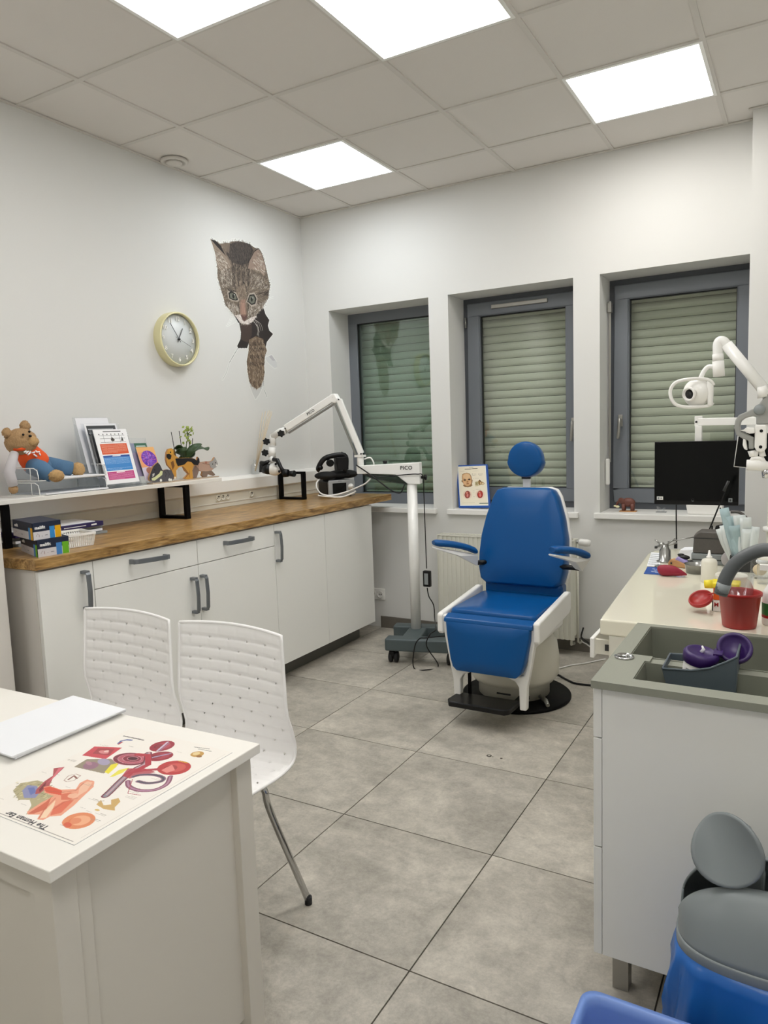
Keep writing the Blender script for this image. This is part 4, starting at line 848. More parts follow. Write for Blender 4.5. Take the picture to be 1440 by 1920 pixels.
for k in (.1, .9): obj('foot', MB().lathe([(.008, 0), (.008, .008)], q0+e*k+dn*.15, seg=10).lathe([(.008, 0), (.008, .008)], q0+e*k+dn*.9, seg=10), 'rubber', t)
WN = V((.6, -.8, 0)); W3 = lambda px, py, o=.02: V(hit(q0+WN*o, WN, px, py))
cord('device_cable', [W3(600, 898, -.05), W3(594, 905, -.02), W3(594, 915, .0), W3(603, 926, .03), W3(622, 929, .04), W3(650, 922, .04), W3(672, 913, .04), W3(686, 906, .05), W3(696, 896, .06)], .0052, 'white_plastic', label='pale cable looping across the front of the medical unit', cat='cable')
cord('device_cable', [W3(596, 929, .03), W3(612, 931, .05), W3(640, 932, .055), W3(660, 925, .04), W3(667, 921, .02)], .0052, 'white_plastic', label='pale cable lying at the foot of the medical unit', cat='cable')
t = thing('head_camera', 'black head-worn camera strap lying on top of the medical unit', 'headset', q0+up*.125+dn*.4)
tb = q0+dn*.45+up*.124
obj('strap_pad', MB().ball(tb+e*.12+up*.028, (.085, .075, .030), 24, 12).ball(tb+e*.60+up*.030, (.090, .085, .032), 24, 12).ball(tb+e*.95+up*.030, (.080, .060, .030), 24, 12), 'black_matte', t)
s_ = [W3(597, 878, -.05), W3(606, 862, -.05), W3(622, 855, -.05), W3(646, 854, -.05), W3(649, 872, -.05), W3(646, 884, -.05)]
obj('head_strap', MB().tube(smoothpath([W3(600, 882, -.05)]+s_, 5), .018, 12), 'black_plastic', t, smooth=True)
obj('camera_box', pslab([W3(*q, -.04) for q in ((628, 857), (649, 856), (651, 880), (630, 882))], fn, .05), 'black_plastic', t, bevel=.004)
obj('lens', MB().lathe([(.026, 0), (.026, .03), (.020, .032)], W3(618, 868, -.05), fn+V((-.4, 0, 0)), 24), 'black_gloss', t)
obj('lamp_knuckle', MB().ball(W3(600, 877, -.04), (.022, .022, .018), 16, 10), 'black_gloss', t)
obj('antenna', MB().tube([W3(643, 856, -.04), W3(641, 847, -.04)], .0035, 8), 'black_plastic', t)
# ================================================================ radiator with valve
t = thing('radiator', 'white ribbed panel radiator under the windows behind the blue chair', 'radiator', (1.6, -.06, .1))
RX0, RX1, RZ0, RZ1 = 1.12, 2.05, .10, .735
mb = MB(); n_ = 28
pts = []
for k in range(n_+1):
    x = RX0+.02+(RX1-RX0-.04)*k/n_; w_ = (RX1-RX0-.04)/n_
    pts += [(x, -.128), (x+w_*.45, -.128), (x+w_*.55, -.122), (x+w_*.95, -.122)] if k < n_ else [(x, -.128)]
obj('front_panel', MB().prism([(RX0, -.124)] + pts + [(RX1, -.124), (RX1, -.108), (RX0, -.108)], 'z', RZ0, RZ1-.01), 'radiator', t)
obj('rear_panel', MB().box(RX0, RX1, -.06, -.04, RZ0, RZ1-.01), 'radiator', t); obj('side_cover', MB().box(RX0-.004, RX0, -.13, -.035, RZ0+.03, RZ1), 'radiator', t); obj('side_cover', MB().box(RX1, RX1+.004, -.13, -.035, RZ0+.03, RZ1), 'radiator', t)
gr = MB().box(RX0, RX1, -.13, -.118, RZ1-.008, RZ1).box(RX0, RX1, -.048, -.036, RZ1-.008, RZ1)
for k in range(47): gr.box(RX0+.01+k*.0197, RX0+.018+k*.0197, -.118, -.048, RZ1-.006, RZ1-.001)
obj('top_grille', gr, 'radiator', t)
sl = MB()
for k in range(24): sl.box(RX0+.03+k*.037, RX0+.052+k*.037, -.1302, -.1285, RZ1-.045, RZ1-.038)
obj('bracket', MB().box(RX0+.1, RX0+.13, -.036, -.001, .15, .7).box(RX1-.13, RX1-.1, -.036, -.001, .15, .7), 'radiator', t)
vz = at('y', -.1, 1090, 1018); obj('valve', MB().tube([(RX1+.002, -.08, vz[2]+.002), (RX1+.02, -.08, vz[2]+.002)], .011, 14), 'chrome', t)
obj('thermostat_head', MB().lathe([(.016, 0), (.022, .008), (.023, .05), (.018, .07), (.001, .073)], (RX1+.02, -.08, vz[2]+.002), (1, 0, -.08), 24), 'white_plastic', t)
obj('pipe', MB().tube([(RX1-.03, -.08, RZ0), (RX1-.03, -.08, .06), (RX1-.03, -.02, .05), (RX1-.03, -.013, .05)], .009, 10).tube([(RX1+.012, -.08, vz[2]), (RX1+.012, -.075, .08), (RX1+.012, -.03, .06), (RX1+.012, -.013, .06)], .007, 10), 'radiator', t, smooth=True)
# ================================================================ examination chair
XC = 1.957
t = thing('examination_chair', 'blue upholstered examination chair with white frame and black footplate', 'chair', (XC, -.9, 0))
obj('base_disc', MB().lathe([(.001, 0), (.285, 0), (.29, .004), (.29, .012), (.283, .018), (.001, .018)], (XC-.01, -.90, 0), seg=64), 'black_metal', t)
pd = obj('pedestal', MB().lathe([(.19, .018), (.19, .085), (.215, .095), (.24, .13), (.243, .22), (.232, .30), (.2, .345), (.12, .36), (.001, .362)], (XC-.03, -.88, 0), seg=48), 'ivory_plastic', t)
obj('skirt_slot', MB().box(XC-.055, XC+.02, -1.075, -1.067, .055, .062), 'dark_grey', pd)
obj('foot_pedal', MB().tube([(XC+.15, -.98, .04), (XC+.19, -1.02, .038), (XC+.215, -1.06, .03)], [.012, .013, .01], 12), 'steel', t)
obj('seat_carriage', MB().box(XC-.2, XC+.2, -1.2, -.72, .36, .44), 'white_plastic', t, bevel=.015)
for s in (-1, 1):
    x = XC+s*.249; yz = [(-1.335, .525), (-1.335, .44), (-1.325, .425), (-1.28, .425), (-.83, .46), (-.80, .48), (-.80, .57), (-.83, .575), (-1.28, .535), (-1.32, .532)]
    obj('side_rail', MB().prism(yz, 'x', x-.016, x+.016), 'white_plastic', t, bevel=.009, seg=3)
def rrect(x0, x1, z0, z1, r_, n_=6):
    P = []
    for cx, cz, a0 in ((x1-r_, z1-r_, 0), (x0+r_, z1-r_, 90), (x0+r_, z0+r_, 180), (x1-r_, z0+r_, 270)):
        for k in range(n_+1): a = math.radians(a0+90*k/n_); P.append((cx+r_*math.cos(a), cz+r_*math.sin(a)))
    return P
def pillow(outline, depth, crown, axis_pt, nrm, rings=9):
    """upholstered pad: outline points (3-D) on the mid plane, rounded over along nrm"""
    c = V(axis_pt); n_ = V(nrm).normalized(); R_ = []
    for k in range(rings+1):
        a = -math.pi/2 + math.pi*k/rings; ins = (1-math.cos(a)); f = 1 - crown*ins
        R_.append([c + (V(p)-c)*f + n_*(depth/2*math.sin(a)) for p in outline])
    mb = MB(); mb.ring(R_, cap=False)
    for side, r_ in ((-1, R_[0]), (1, R_[-1])):
        m = len(r_); inner = [c + (p-c)*.5 + n_*side*depth*.03 for p in r_]; mid = c + n_*side*(depth/2+depth*.06)
        base = [V(p) for p in r_]; inner = [base[i]*.5 + c*.5 + n_*side*(depth*.28) for i in range(m)]; 
        mid = c + n_*side*(depth/2+depth*.07); vs = base + inner + [mid]; fs = [(i, (i+1) % m, m+(i+1) % m, m+i) for i in range(m)] + [(m+i, m+(i+1) % m, 2*m) for i in range(m)]
        mb.add(vs, fs, True)
    return mb
# seat cushion
o_ = [(p[0], p[1], .50) for p in rrect(XC-.228, XC+.226, -1.275, -.80, .035)]
obj('seat_cushion', pillow(o_, .085, .045, (XC, -1.04, .495), (0, 0, 1)), 'blue_vinyl', t)
# leg rest
def lr(x, z): return (x, -1.315-(.5-z)*.10, z)
LRo = [(-.215, .505), (.225, .505), (.222, .44), (.20, .33), (.185, .285), (.16, .262), (-.15, .262), (-.172, .28), (-.185, .32), (-.208, .44)]
o_ = [lr(XC+a, b_) for a, b_ in LRo]; dense = []
for i in range(len(o_)):
    for k in range(4): dense.append(V(o_[i]).lerp(V(o_[(i+1) % len(o_)]), k/4))
obj('leg_rest', pillow(dense, .075, .05, lr(XC+.005, .385), (0, -1, -.10)), 'blue_vinyl', t)
obj('leg_rest_flap', MB().prism([(-1.29, .53), (-1.345, .515), (-1.352, .495), (-1.30, .485)], 'x', XC-.222, XC+.232), 'blue_vinyl', t, bevel=.006)
for s in (-1, 1):
    P = [(.242, .52), (.215, .52), (.196, .32), (.178, .262), (.10, .25), (.105, .238), (.135, .228), (.152, .20), (.155, .09), (.188, .09), (.192, .20), (.212, .30), (.235, .43)]
    obj('leg_frame', MB().prism([(XC+.004+s*a, b_) for a, b_ in P], 'y', -1.325, -1.285), 'white_plastic', t, bevel=.008, seg=3)
obj('frame_crossbar', MB().box(XC-.19, XC+.19, -1.305, -1.285, .25, .42), 'white_plastic', t, bevel=.005)
obj('footplate', MB().prism([(XC-.175, -1.29), (XC-.185, -1.40), (XC-.165, -1.435), (XC+.12, -1.435), (XC+.142, -1.415), (XC+.147, -1.28)], 'z', .095, .122), 'black_plastic', t, bevel=.006)
obj('footplate_strut', MB().box(XC-.125, XC-.112, -1.285, -1.27, .11, .30).box(XC+.10, XC+.15, -1.30, -1.15, .085, .1), 'black_metal', t)
# backrest
def bk(x, z): return (x, -.735+(z-.8)*.20, z)
BO = [(-.20, .575), (-.235, .60), (-.25, .66), (-.252, .74), (-.245, .84), (-.222, .95), (-.185, 1.06), (-.165, 1.095), (-.13, 1.108), (.12, 1.108), (.155, 1.097), (.178, 1.06), (.215, .95), (.238, .84), (.243, .74), (.241, .66), (.225, .60), (.19, .575)]
o_ = []
for i in range(len(BO)):
    for k in range(3): o_.append(V(bk(XC-.008+BO[i][0], BO[i][1])).lerp(V(bk(XC-.008+BO[(i+1) % len(BO)][0], BO[(i+1) % len(BO)][1])), k/3))
obj('backrest', pillow(o_, .12, .06, bk(XC-.008, .82), (0, -1, .20)), 'blue_vinyl', t)
shell = [V(bk(XC-.006+a*1.01, b_))+V((0, .05, 0)) for a, b_ in BO]; obj('back_shell', pslab(shell, V((0, -1, .2)).normalized(), .03), 'white_plastic', t, bevel=.008)
obj('lumbar_flap', MB().box(XC-.225, XC+.215, -.80, -.70, .47, .60), 'blue_vinyl', t, bevel=.02)
# headrest
o_ = [(XC-.022+.105*math.cos(a)*(1.0 if math.sin(a) < 0 else .93), -.655, 1.262+.10*math.sin(a)) for a in [2*math.pi*k/40 for k in range(40)]]
o_ = [(x + (.0), y, z) for x, y, z in o_]
obj('headrest', pillow(o_, .085, .10, (XC-.022, -.655, 1.262), (0, -1, .1)), 'blue_vinyl', t)
obj('headrest_bar', MB().box(XC-.045, XC-.004, -.652, -.635, 1.04, 1.20), 'white_plastic', t, bevel=.002)
obj('headrest_bracket', MB().box(XC-.05, XC+.0, -.66, -.64, 1.155, 1.175), 'black_plastic', t, bevel=.002)
for s, a, b_ in ((-1, V((1.712, -.86, .768)), V((1.548, -1.06, .838))), (1, V((2.318, -.85, .775)), V((2.205, -1.08, .838)))):
    d = (b_-a); n_ = V((0, 0, 1)); pts = [a, a+d*.25+V((0, 0, .012)), a+d*.6+V((0, 0, .012)), b_]
    side = d.cross(n_).normalized(); rows = []
    P = smoothpath(pts, 6)
    for i, p in enumerate(P):
        f = i/(len(P)-1); w_ = .038*min(1, .55+4*min(f, 1-f)); h_ = .019*min(1, .6+4*min(f, 1-f)); rows.append([p + side*w_*math.cos(q)*(abs(math.cos(q))**-.25 if abs(math.cos(q)) > .05 else 1) + n_*h_*math.sin(q) for q in [2*math.pi*k/20 for k in range(20)]])
    ar = obj('armrest', MB().ring(rows), 'blue_vinyl', t)
    br = V((XC+s*.30 if s > 0 else XC-.252, -.84, .70)); br = V((2.275, -.83, .705)) if s > 0 else V((1.70, -.84, .70))
    obj('armrest_support', pslab([a+V((0, 0, -.018)), b_+V((0, 0, -.022)), b_+V((0, 0, -.032)), a.lerp(b_, .45)+V((0, 0, -.045)), br+V((0, 0, -.015)), br+V((0, .0, .02))], side, .05), 'white_plastic', ar, bevel=.005)
    obj('armrest_pivot', MB().tube([br, V((XC+s*.2, -.80, .70))], .014, 12), 'black_plastic', ar)
# ================================================================ chair cables on the floor
cord('floor_cable', [fl(1030, 1258), fl(1048, 1253), fl(1072, 1247), fl(1095, 1244), fl(1118, 1239), fl(1135, 1236)], .004, 'white_plastic', label='pale cable curving over the floor from the blue chair to the sink side', cat='cable')
cord('floor_cable', [fl(1028, 1256), fl(1046, 1265), fl(1062, 1274), fl(1078, 1281), fl(1100, 1284), fl(1125, 1286)], .006, 'black_plastic', label='thick black cable on the floor right of the blue chair', cat='cable')
for k, (m_, r_, dy) in enumerate((('black_plastic', .005, 0), ('black_plastic', .005, -2.2), ('white_plastic', .004, 4))):
    cord('wall_cable', [V((RX1+.03, -.02, .16-.004*k)), V(at('y', -.08, 1090, 1196+dy)), V(at('y', -.2, 1100, 1204+dy)), V(at('y', -.32, 1110, 1211+dy)), V(at('y', -.45, 1122, 1220+dy))], r_, m_, label=('upper black cable running down from the radiator corner', 'second black cable beside the upper one below the radiator corner', 'white cable hanging below the two black ones by the radiator corner')[k], cat='cable')
# ================================================================ things on the window sills
t = thing('picture_board', 'blue framed medical picture board with a baby face leaning in the middle window', 'picture', (1.31, .06, .897))
p0, p1, p3 = V(at('y', .115, 855.5, 872.5)), V(at('y', .115, 914.5, 870.5)), V(at('y', .05, 860.5, 949.5)); p3.z = .8985
fn2 = (p1-p0).cross(p3-p0).normalized(); fn2 = fn2 if fn2.y < 0 else -fn2
X_, Y_ = (p1-p0), (p3-p0)
fr = pslab([p0, p1, p0+X_+Y_, p3], fn2, .012); obj('board', fr, 'bluepad', t, bevel=.004)
A = Art(.21, .297, 130, 184, 'efe6d0'); A.poly([(0, 0), (.21, 0), (.21, .004), (0, .004)], 'dfe8ee'); A.poly([(0, .291), (.21, .291), (.21, .297), (0, .297)], 'e4ecee'); A.poly([(0, 0), (.005, 0), (.005, .297), (0, .297)], 'e2eaec'); A.poly([(.205, 0), (.21, 0), (.21, .297), (.205, .297)], 'e2eaec')
fx = lambda x, y: ((x-225)/850*.21, (y-235)/1155*.297)
PL = lambda L: [fx(*q) for q in L]
A.line(PL([(440, 322), (820, 312)]), .0045, '6f6a5c'); A.line(PL([(570, 272), (700, 272)]), .002, 'a39d8c'); A.words(*fx(300, 375), .05, 1, 'a8a394'); A.words(*fx(670, 380), .07, 1, 'b0a8a0')
A.poly(PL([(340, 480), (400, 440), (500, 428), (580, 455), (620, 520), (635, 620), (655, 650), (640, 710), (625, 760), (640, 800), (590, 835), (500, 850), (400, 840), (355, 800), (375, 770), (345, 700), (312, 680), (318, 650), (338, 640)]), '8f6b45')
A.poly(PL([(350, 490), (410, 450), (500, 440), (570, 465), (605, 530), (618, 640), (610, 730), (570, 790), (500, 815), (430, 800), (370, 730), (345, 640)]), 'd5a878'); A.oval(*fx(480, 540), .026, .02, 'e3bf92'); A.oval(*fx(410, 730), .012, .012, 'deb185'); A.oval(*fx(560, 720), .012, .012, 'deb185')
for x, y in ((418, 637), (552, 627)): A.oval(*fx(x, y), .0095, .005, '3c2412')
A.poly(PL([(462, 705), (495, 660), (535, 700), (500, 712)]), 'a87040'); A.oval(*fx(500, 745), .010, .0035, '9c5f3a'); A.line(PL([(395, 600), (440, 595)]), .002, '9c7850'); A.line(PL([(530, 592), (580, 590)]), .002, '9c7850')
for x in (660, 860): A.line(PL([(x, 450), (x-8, 490), (x+20, 520)]), .002, '8a8474'); A.words(*fx(x+30, 470), .02, 3, '8a8474', .0016, .006, seed=x)
A.line(PL([(670, 600), (850, 596)]), .0015, 'b9b09a'); A.poly(PL([(720, 700), (820, 680), (830, 820), (725, 830)]), 'cfc39c'); A.oval(*fx(770, 720), .011, .006, 'a89a70'); A.oval(*fx(765, 765), .011, .006, '9c8c62')
A.poly(PL([(820, 680), (870, 635), (910, 690), (980, 720), (1005, 760), (960, 800), (900, 780), (850, 810), (820, 750)]), '94703a'); A.line(PL([(870, 650), (900, 760)]), .005, '4a3014'); A.oval(*fx(955, 755), .008, .008, 'e0c9a0'); A.oval(*fx(890, 740), .005, .009, 'd9b98a')
for x, c_ in ((470, 'b05548'), (850, 'c33a2e')):
    A.oval(*fx(x, 1070), .034, .033, 'eccab5', .6); A.oval(*fx(x, 1065), .021, .028, '6e2a22', 1, .2); A.oval(*fx(x+2, 1060), .017, .024, c_, 1, .2); A.oval(*fx(x+5, 1085), .007, .012, 'e08d86', 1, .3); A.line(PL([(x+30, 990), (x+25, 1110)]), .003, '5a1a14'); A.oval(*fx(x-15, 1010), .008, .007, 'd98a78')
A.words(*fx(300, 1305), .09, 2, 'aaa694', .0012, .004, seed=2); A.line(PL([(820, 1322), (1060, 1322)]), .006, '49655c'); A.words(*fx(640, 1130), .02, 1, '9a9484', .0015); A.words(*fx(640, 960), .012, 3, '9a9484', .0012, .01)
A.words(*fx(370, 925), .05, 1, 'a8a394', .0012); A.words(*fx(740, 915), .06, 1, 'a8a394', .0012)
q0_, q1_, q3_ = p0+X_*.055+Y_*.035+fn2*.0068, p0+X_*.945+Y_*.03+fn2*.0068, p0+X_*.055+Y_*.955+fn2*.0068
sheet(A, 'printed_sheet', q0_, q1_, q3_, 'print', t)
el = V(at('y', .10, 1178, 945)); el.z = .897
t = thing('elephant_figurine', 'small brown painted elephant figurine on the sill of the right window', 'figurine', el)
mb = MB().ball(el+V((0, 0, .058)), (.042, .022, .028), 20, 12).ball(el+V((-.042, 0, .066)), (.02, .018, .02), 16, 10).tube(smoothpath([el+V((-.058, 0, .062)), el+V((-.070, 0, .040)), el+V((-.074, 0, .02))], 4), [.009-.0006*k for k in range(9)], 10)
for sx in (-.026, .026):
    for sy in (-.012, .012): mb.tube([el+V((sx, sy, .05)), el+V((sx, sy, .006))], [.013, .010], 10)
obj('body', mb, 'brown', t, smooth=True); obj('ear', MB().ball(el+V((-.032, -.018, .068)), (.014, .004, .017), 14, 8), 'brown', t); obj('base', MB().box(el.x-.05, el.x+.05, el.y-.024, el.y+.024, .897, .903), 'tan', t)
obj('tusk_leaves', MB().ball(el+V((-.062, -.012, .03)), (.012, .006, .008), 10, 6).ball(el+V((-.078, -.008, .034)), (.01, .005, .006), 10, 6), 'pale_yellow', t)
cr = V(at('y', .10, 1240, 954)); cr.z = .897; t = thing('glass_figurine', 'tiny clear glass animals on the right window sill below the monitor', 'figurine', cr)
mb = MB().box(cr.x-.03, cr.x+.03, cr.y-.015, cr.y+.015, .897, .901)
obj('figure', mb.ball(cr+V((-.014, 0, .020)), (.012, .009, .012), 14, 8).ball(cr+V((.010, 0, .016)), (.011, .008, .010), 14, 8).ball(cr+V((-.022, 0, .032)), .007, 12, 8).ball(cr+V((.018, 0, .026)), .006, 12, 8), 'clear', t)
wt = V(at('y', .08, 1322, 962)); wt.z = .897
t = thing('white_tub', 'low white plastic tub on the right window sill behind the monitor', 'container', wt)
obj('tub', MB().prism([(wt.x-.09, .897), (wt.x+.09, .897), (wt.x+.10, .955), (wt.x-.10, .955)], 'y', wt.y-.05, wt.y+.05), 'white_plastic', t, bevel=.006)
# ================================================================ desk in the left foreground
t = thing('desk', 'white desk with framed side panel in the left foreground', 'desk', (1.6, -3.6, 0))
dk = [(.9, -3.365), (2.214, -3.323), (2.219, -3.862), (.9, -3.862)]
obj('desk_top', MB().prism(dk, 'z', .728, .75), 'desk_top', t, bevel=.002)
zb = .10
for x, y, sx, sy in ((2.195, -3.336, -.05, -.048), (2.195, -3.845, -.05, .048), (.93, -3.37, .05, -.048), (.93, -3.845, .05, .048)): obj('leg', MB().box(x, x+sx, y, y+sy, 0, .728), 'desk_white', t, bevel=.0015)
obj('side_panel', MB().box(2.155, 2.176, -3.797, -3.384, zb, .728), 'desk_white', t)
obj('side_stile', MB().box(2.176, 2.186, -3.797, -3.765, zb, .728), 'desk_white', t, bevel=.001)
obj('front_frame', MB().box(1.35, 2.145, -3.842, -3.82, .675, .728).box(1.35, 2.145, -3.842, -3.82, .10, .16).box(1.35, 1.42, -3.842, -3.82, .16, .675).box(2.128, 2.145, -3.842, -3.82, .16, .675), 'desk_white', t, bevel=.001)
obj('front_panel', MB().box(1.42, 2.128, -3.832, -3.822, .16, .675), 'desk_white', t)
obj('back_rail', MB().box(.98, 2.15, -3.39, -3.372, .60, .728), 'desk_white', t)
for z in (.27, .48): obj('shelf', MB().box(1.36, 2.15, -3.815, -3.40, z, z+.018), 'desk_white', t)
# anatomical chart: 0.30 x 0.41, its head towards the viewer
cx1, cy0, cy1 = 2.190, -3.792, -3.388; cx0 = cx1-.315
D_ = lambda px, py: (cx1 - at('z', .7515, px, py)[0], at('z', .7515, px, py)[1]-cy0)      # metres along the title / down the sheet
A = Art(.315, .404, 330, 424, 'f0ebe3')
ft = lambda x, y: D_(x*500/1440, 1260+y*400/1152)           # coordinates surveyed on the enlarged photo
g2 = lambda x, y: D_(x*200/1440, 1380+y*220/1584)
def F(L, f=ft): return [f(*q) for q in L]
A.line([(.012, .006), (.30, .006)], .0022, 'a9a29c'); A.line([(.008, .02), (.008, .39)], .0012, 'd5cec6')
# outer ear
A.poly(F([(70,640),(110,600),(200,585),(260,600),(300,640),(290,680),(230,700),(200,740),(140,770),(170,720),(160,690),(100,690)]), 'b3a985'); rr = random.Random(6)
for k in range(90):
    x, y = rr.uniform(75, 290), rr.uniform(595, 690); A.oval(*ft(x, y), .002, .003, rr.choice(['9c9468', 'cabf98', '857e5c', 'd8cf9f']), .7)
A.poly(F([(120,640),(150,610),(200,615),(215,650),(190,680),(130,680)]), '8c8fb5'); A.poly(F([(150,625),(185,622),(195,650),(165,665)]), '5f6fae', .8)
A.poly(F([(350,512),(290,520),(285,560),(240,590),(195,635),(190,660),(215,655),(265,615),(285,575)]), 'b0565a'); A.poly(F([(340,515),(315,520),(285,565),(220,640),(250,605),(290,570)]), 'd9707c'); A.poly(F([(250,590),(210,635),(215,650),(245,615)]), '7c3438')
A.poly(F([(235,620),(270,615),(330,635),(410,632),(430,600),(470,580),(510,590),(505,620),(440,680),(400,720),(330,775),(270,780),(230,800),(200,795),(215,770),(150,770),(145,755),(230,700),(290,670),(240,650)]), 'e9a184')
A.poly(F([(235,625),(270,618),(335,640),(330,665),(250,650)]), 'd8583f'); A.poly(F([(330,660),(380,650),(420,660),(380,690),(330,690)]), 'd9755a'); A.poly(F([(340,700),(400,690),(330,760),(270,775),(290,730)]), 'dc7257'); A.poly(F([(280,670),(250,700),(150,765),(180,765),(250,740)]), 'cf6a50')
A.poly(F([(300,690),(240,750),(215,790),(250,785),(290,730)]), 'f2d3b4'); A.poly(F([(430,620),(470,590),(500,595),(470,640),(420,670)]), 'efc0a4'); A.oval(*ft(395, 668), .012, .009, 'f1c4a6', .8)
for L in ([(240,640),(330,650),(410,640),(450,600)], [(290,740),(350,700),(420,680)], [(210,790),(240,740),(300,680)]): A.line(F(L), .0018, 'b8604a', .8)
def blob(f, pts, c, hi, lo):
    q = F(pts, f); A.poly(q, c); mx = sum(a for a, _ in q)/len(q); my = sum(b for _, b in q)/len(q)
    A.poly([(mx+(a-mx)*.62-.002, my+(b-my)*.6+.002) for a, b in q], hi, .8); A.poly([(mx+(a-mx)*.4+.006, my+(b-my)*.4-.004) for a, b in q], lo, .6)
ell = lambda x, y, rx, ry, ro=0., n=28: [(x+rx*math.cos(a)*math.cos(ro)-ry*math.sin(a)*math.sin(ro), y+rx*math.cos(a)*math.sin(ro)+ry*math.sin(a)*math.cos(ro)) for a in [2*math.pi*k/n for k in range(n)]]
blob(ft, ell(425, 803, 92, 42, -.18), 'e08c62', 'f0b58f', 'd9734c'); A.poly(F(ell(365, 825, 22, 14)), 'd05440', .8)
blob(ft, ell(875, 400, 70, 26, -.2), '9c3040', 'b8505c', '6e2430'); A.line(F([(850, 425), (905, 378)]), .005, 'c9c2d4'); A.line(F([(860, 428), (915, 382)]), .0025, '8f7f9c')
blob(ft, ell(865, 455, 72, 24, -.15), '9a2f3e', 'b04854', '702630'); A.line(F([(820, 462), (920, 440)]), .005, 'a79ab5')
blob(ft, ell(940, 517, 92, 38, -.1), 'bb3a3c', 'd0605a', '8a2528'); A.poly(F([(870,530),(930,500),(945,530),(900,545)]), 'e58e86'); A.poly(F([(950,495),(1000,500),(980,530)]), 'cf5d54'); A.line(F([(965, 480), (1010, 490)]), .003, 'd9b13a')
A.poly(F([(443,450),(510,402),(660,408),(570,470)]), 'cc5059'); A.poly(F([(500,440),(530,410),(620,415),(590,450)]), 'a5474c'); A.oval(*ft(560, 432), .014, .007, 'd98d8c'); A.oval(*ft(575, 428), .006, .005, 'ecc6c0')
A.poly(F([(400,512),(470,470),(600,468),(640,500),(560,548)]), '9a8f7c'); A.oval(*ft(490, 505), .019, .015, '9a6f86', .9, .3); A.oval(*ft(560, 485), .020, .011, 'a9a0bd', .9, .3); A.oval(*ft(480, 492), .013, .005, 'b98a9a', .8, .3)
A.poly(F([(565,540),(600,500),(640,490),(630,510),(585,550)]), 'eadc3c'); A.poly(F([(590,568),(640,530),(700,515),(660,545),(610,565)]), 'ece25a')
for k in range(4):
    R_ = (95-22*k, 34-8*k); pts = ell(705+4*k, 470-1*k, R_[0], R_[1]); A.poly(F(pts), ['7d3040', 'b8606e', '8a3646', '4f1f2c'][k]); A.line(F(pts+[pts[0]]), .0016, 'd9a0a8', .7)
sc = [(800,440),(790,490),(740,520),(700,545),(650,590),(600,640),(570,668)]
A.line(sm2(F(sc)), .017, '7a3444'); A.line(sm2(F(sc)), .010, '8d8f98'); A.line(sm2(F([(x+6, y-6) for x, y in sc])), .004, 'c7a0a8')
A.line(F([(740,445),(800,450),(800,500),(740,530)]), .013, 'b33a48'); A.line(F([(700,545),(780,530),(850,525)]), .010, 'b04450')
A.poly(F([(660,560),(690,520),(780,520),(840,540),(760,560),(700,575)]), 'b23a48', .9)
ar_ = [(720,565),(760,555),(830,555),(880,570),(870,590),(800,600),(745,590)]; A.line(sm2(F(ar_)), .010, '9a6f86'); A.line(sm2(F(ar_)), .005, '50505a')
ar_ = [(690,590),(700,620),(760,640),(840,635),(900,605),(920,565)]; A.line(sm2(F(ar_)), .011, '8a5068'); A.line(sm2(F(ar_)), .004, 'b58aa0'); A.line(F([(715,580),(690,655),(760,665)]), .0016, 'b0505a')
A.poly(F([(520,715),(545,690),(560,720),(600,715),(600,690),(640,680),(650,700),(620,730),(620,748),(560,740)]), 'cdaa6c'); A.line(F([(530,700),(560,695)]), .003, 'b9aa90'); A.oval(*ft(525, 745), .006, .003, 'd9bc7a')
A.oval(*ft(1065, 443), .015, .014, 'c79a52'); A.oval(*ft(1060, 440), .008, .008, 'e6cf9a'); A.oval(*ft(1075, 455), .007, .005, '9a6a34')
A.line(F([(640,385),(655,372),(685,366),(710,368)]), .006, '5f6a9c'); A.line(F([(640,390),(660,378)]), .004, 'c0392f'); A.line(F([(668,345),(775,368)]), .0035, '6c6862'); A.line(F([(690,350),(760,362)]), .002, '6c6862'); A.line(F([(1050,405),(1130,415)]), .0025, '8a857d'); A.line(F([(1070,415),(1140,428)]), .0022, '8a857d')
A.line(F([(345,585),(370,560),(410,550),(435,560),(400,585),(360,592),(345,585)]), .0018, 'b59a90'); A.line(F([(370,580),(400,560),(415,575)]), .004, '8a5a50')
for (x, y, n_) in ((560,398,2),(380,480,3),(620,620,2),(720,650,2),(700,680,3),(440,730,1),(470,750,1),(540,770,2),(330,825,1),(510,800,2),(360,620,1),(300,550,1),(120,712,1),(0,680,1),(230,540,1),(470,610,2),(500,690,2),(640,470,2),(840,580,2),(960,430,1),(860,490,1),(700,400,1)):
    q = ft(x, y); A.words(q[0]-.012, q[1], .024, n_, 'a29a90', .0012, .0036, seed=x+y)
t = thing('anatomy_chart', 'printed human ear anatomy chart lying on the desk top, headed toward the viewer', 'chart', (cx1, cy0, .75))
obj('laminate', MB().box(cx0, cx1, cy0, cy1, .7502, .7511), 'paper', t)
sheet(A, 'printed_face', (cx1, cy0, .7514), (cx0, cy0, .7514), (cx1, cy1, .7514), 'print', t)
te = at('z', .7516, 84, 1556); text('lettering', 'The Human Ear', .0175, 'text_dark', t, (te[0]-.002, te[1]+.006, .7516), (-1, 0, 0), (0, -1, 0), .0002, align='LEFT', bold=.0004)
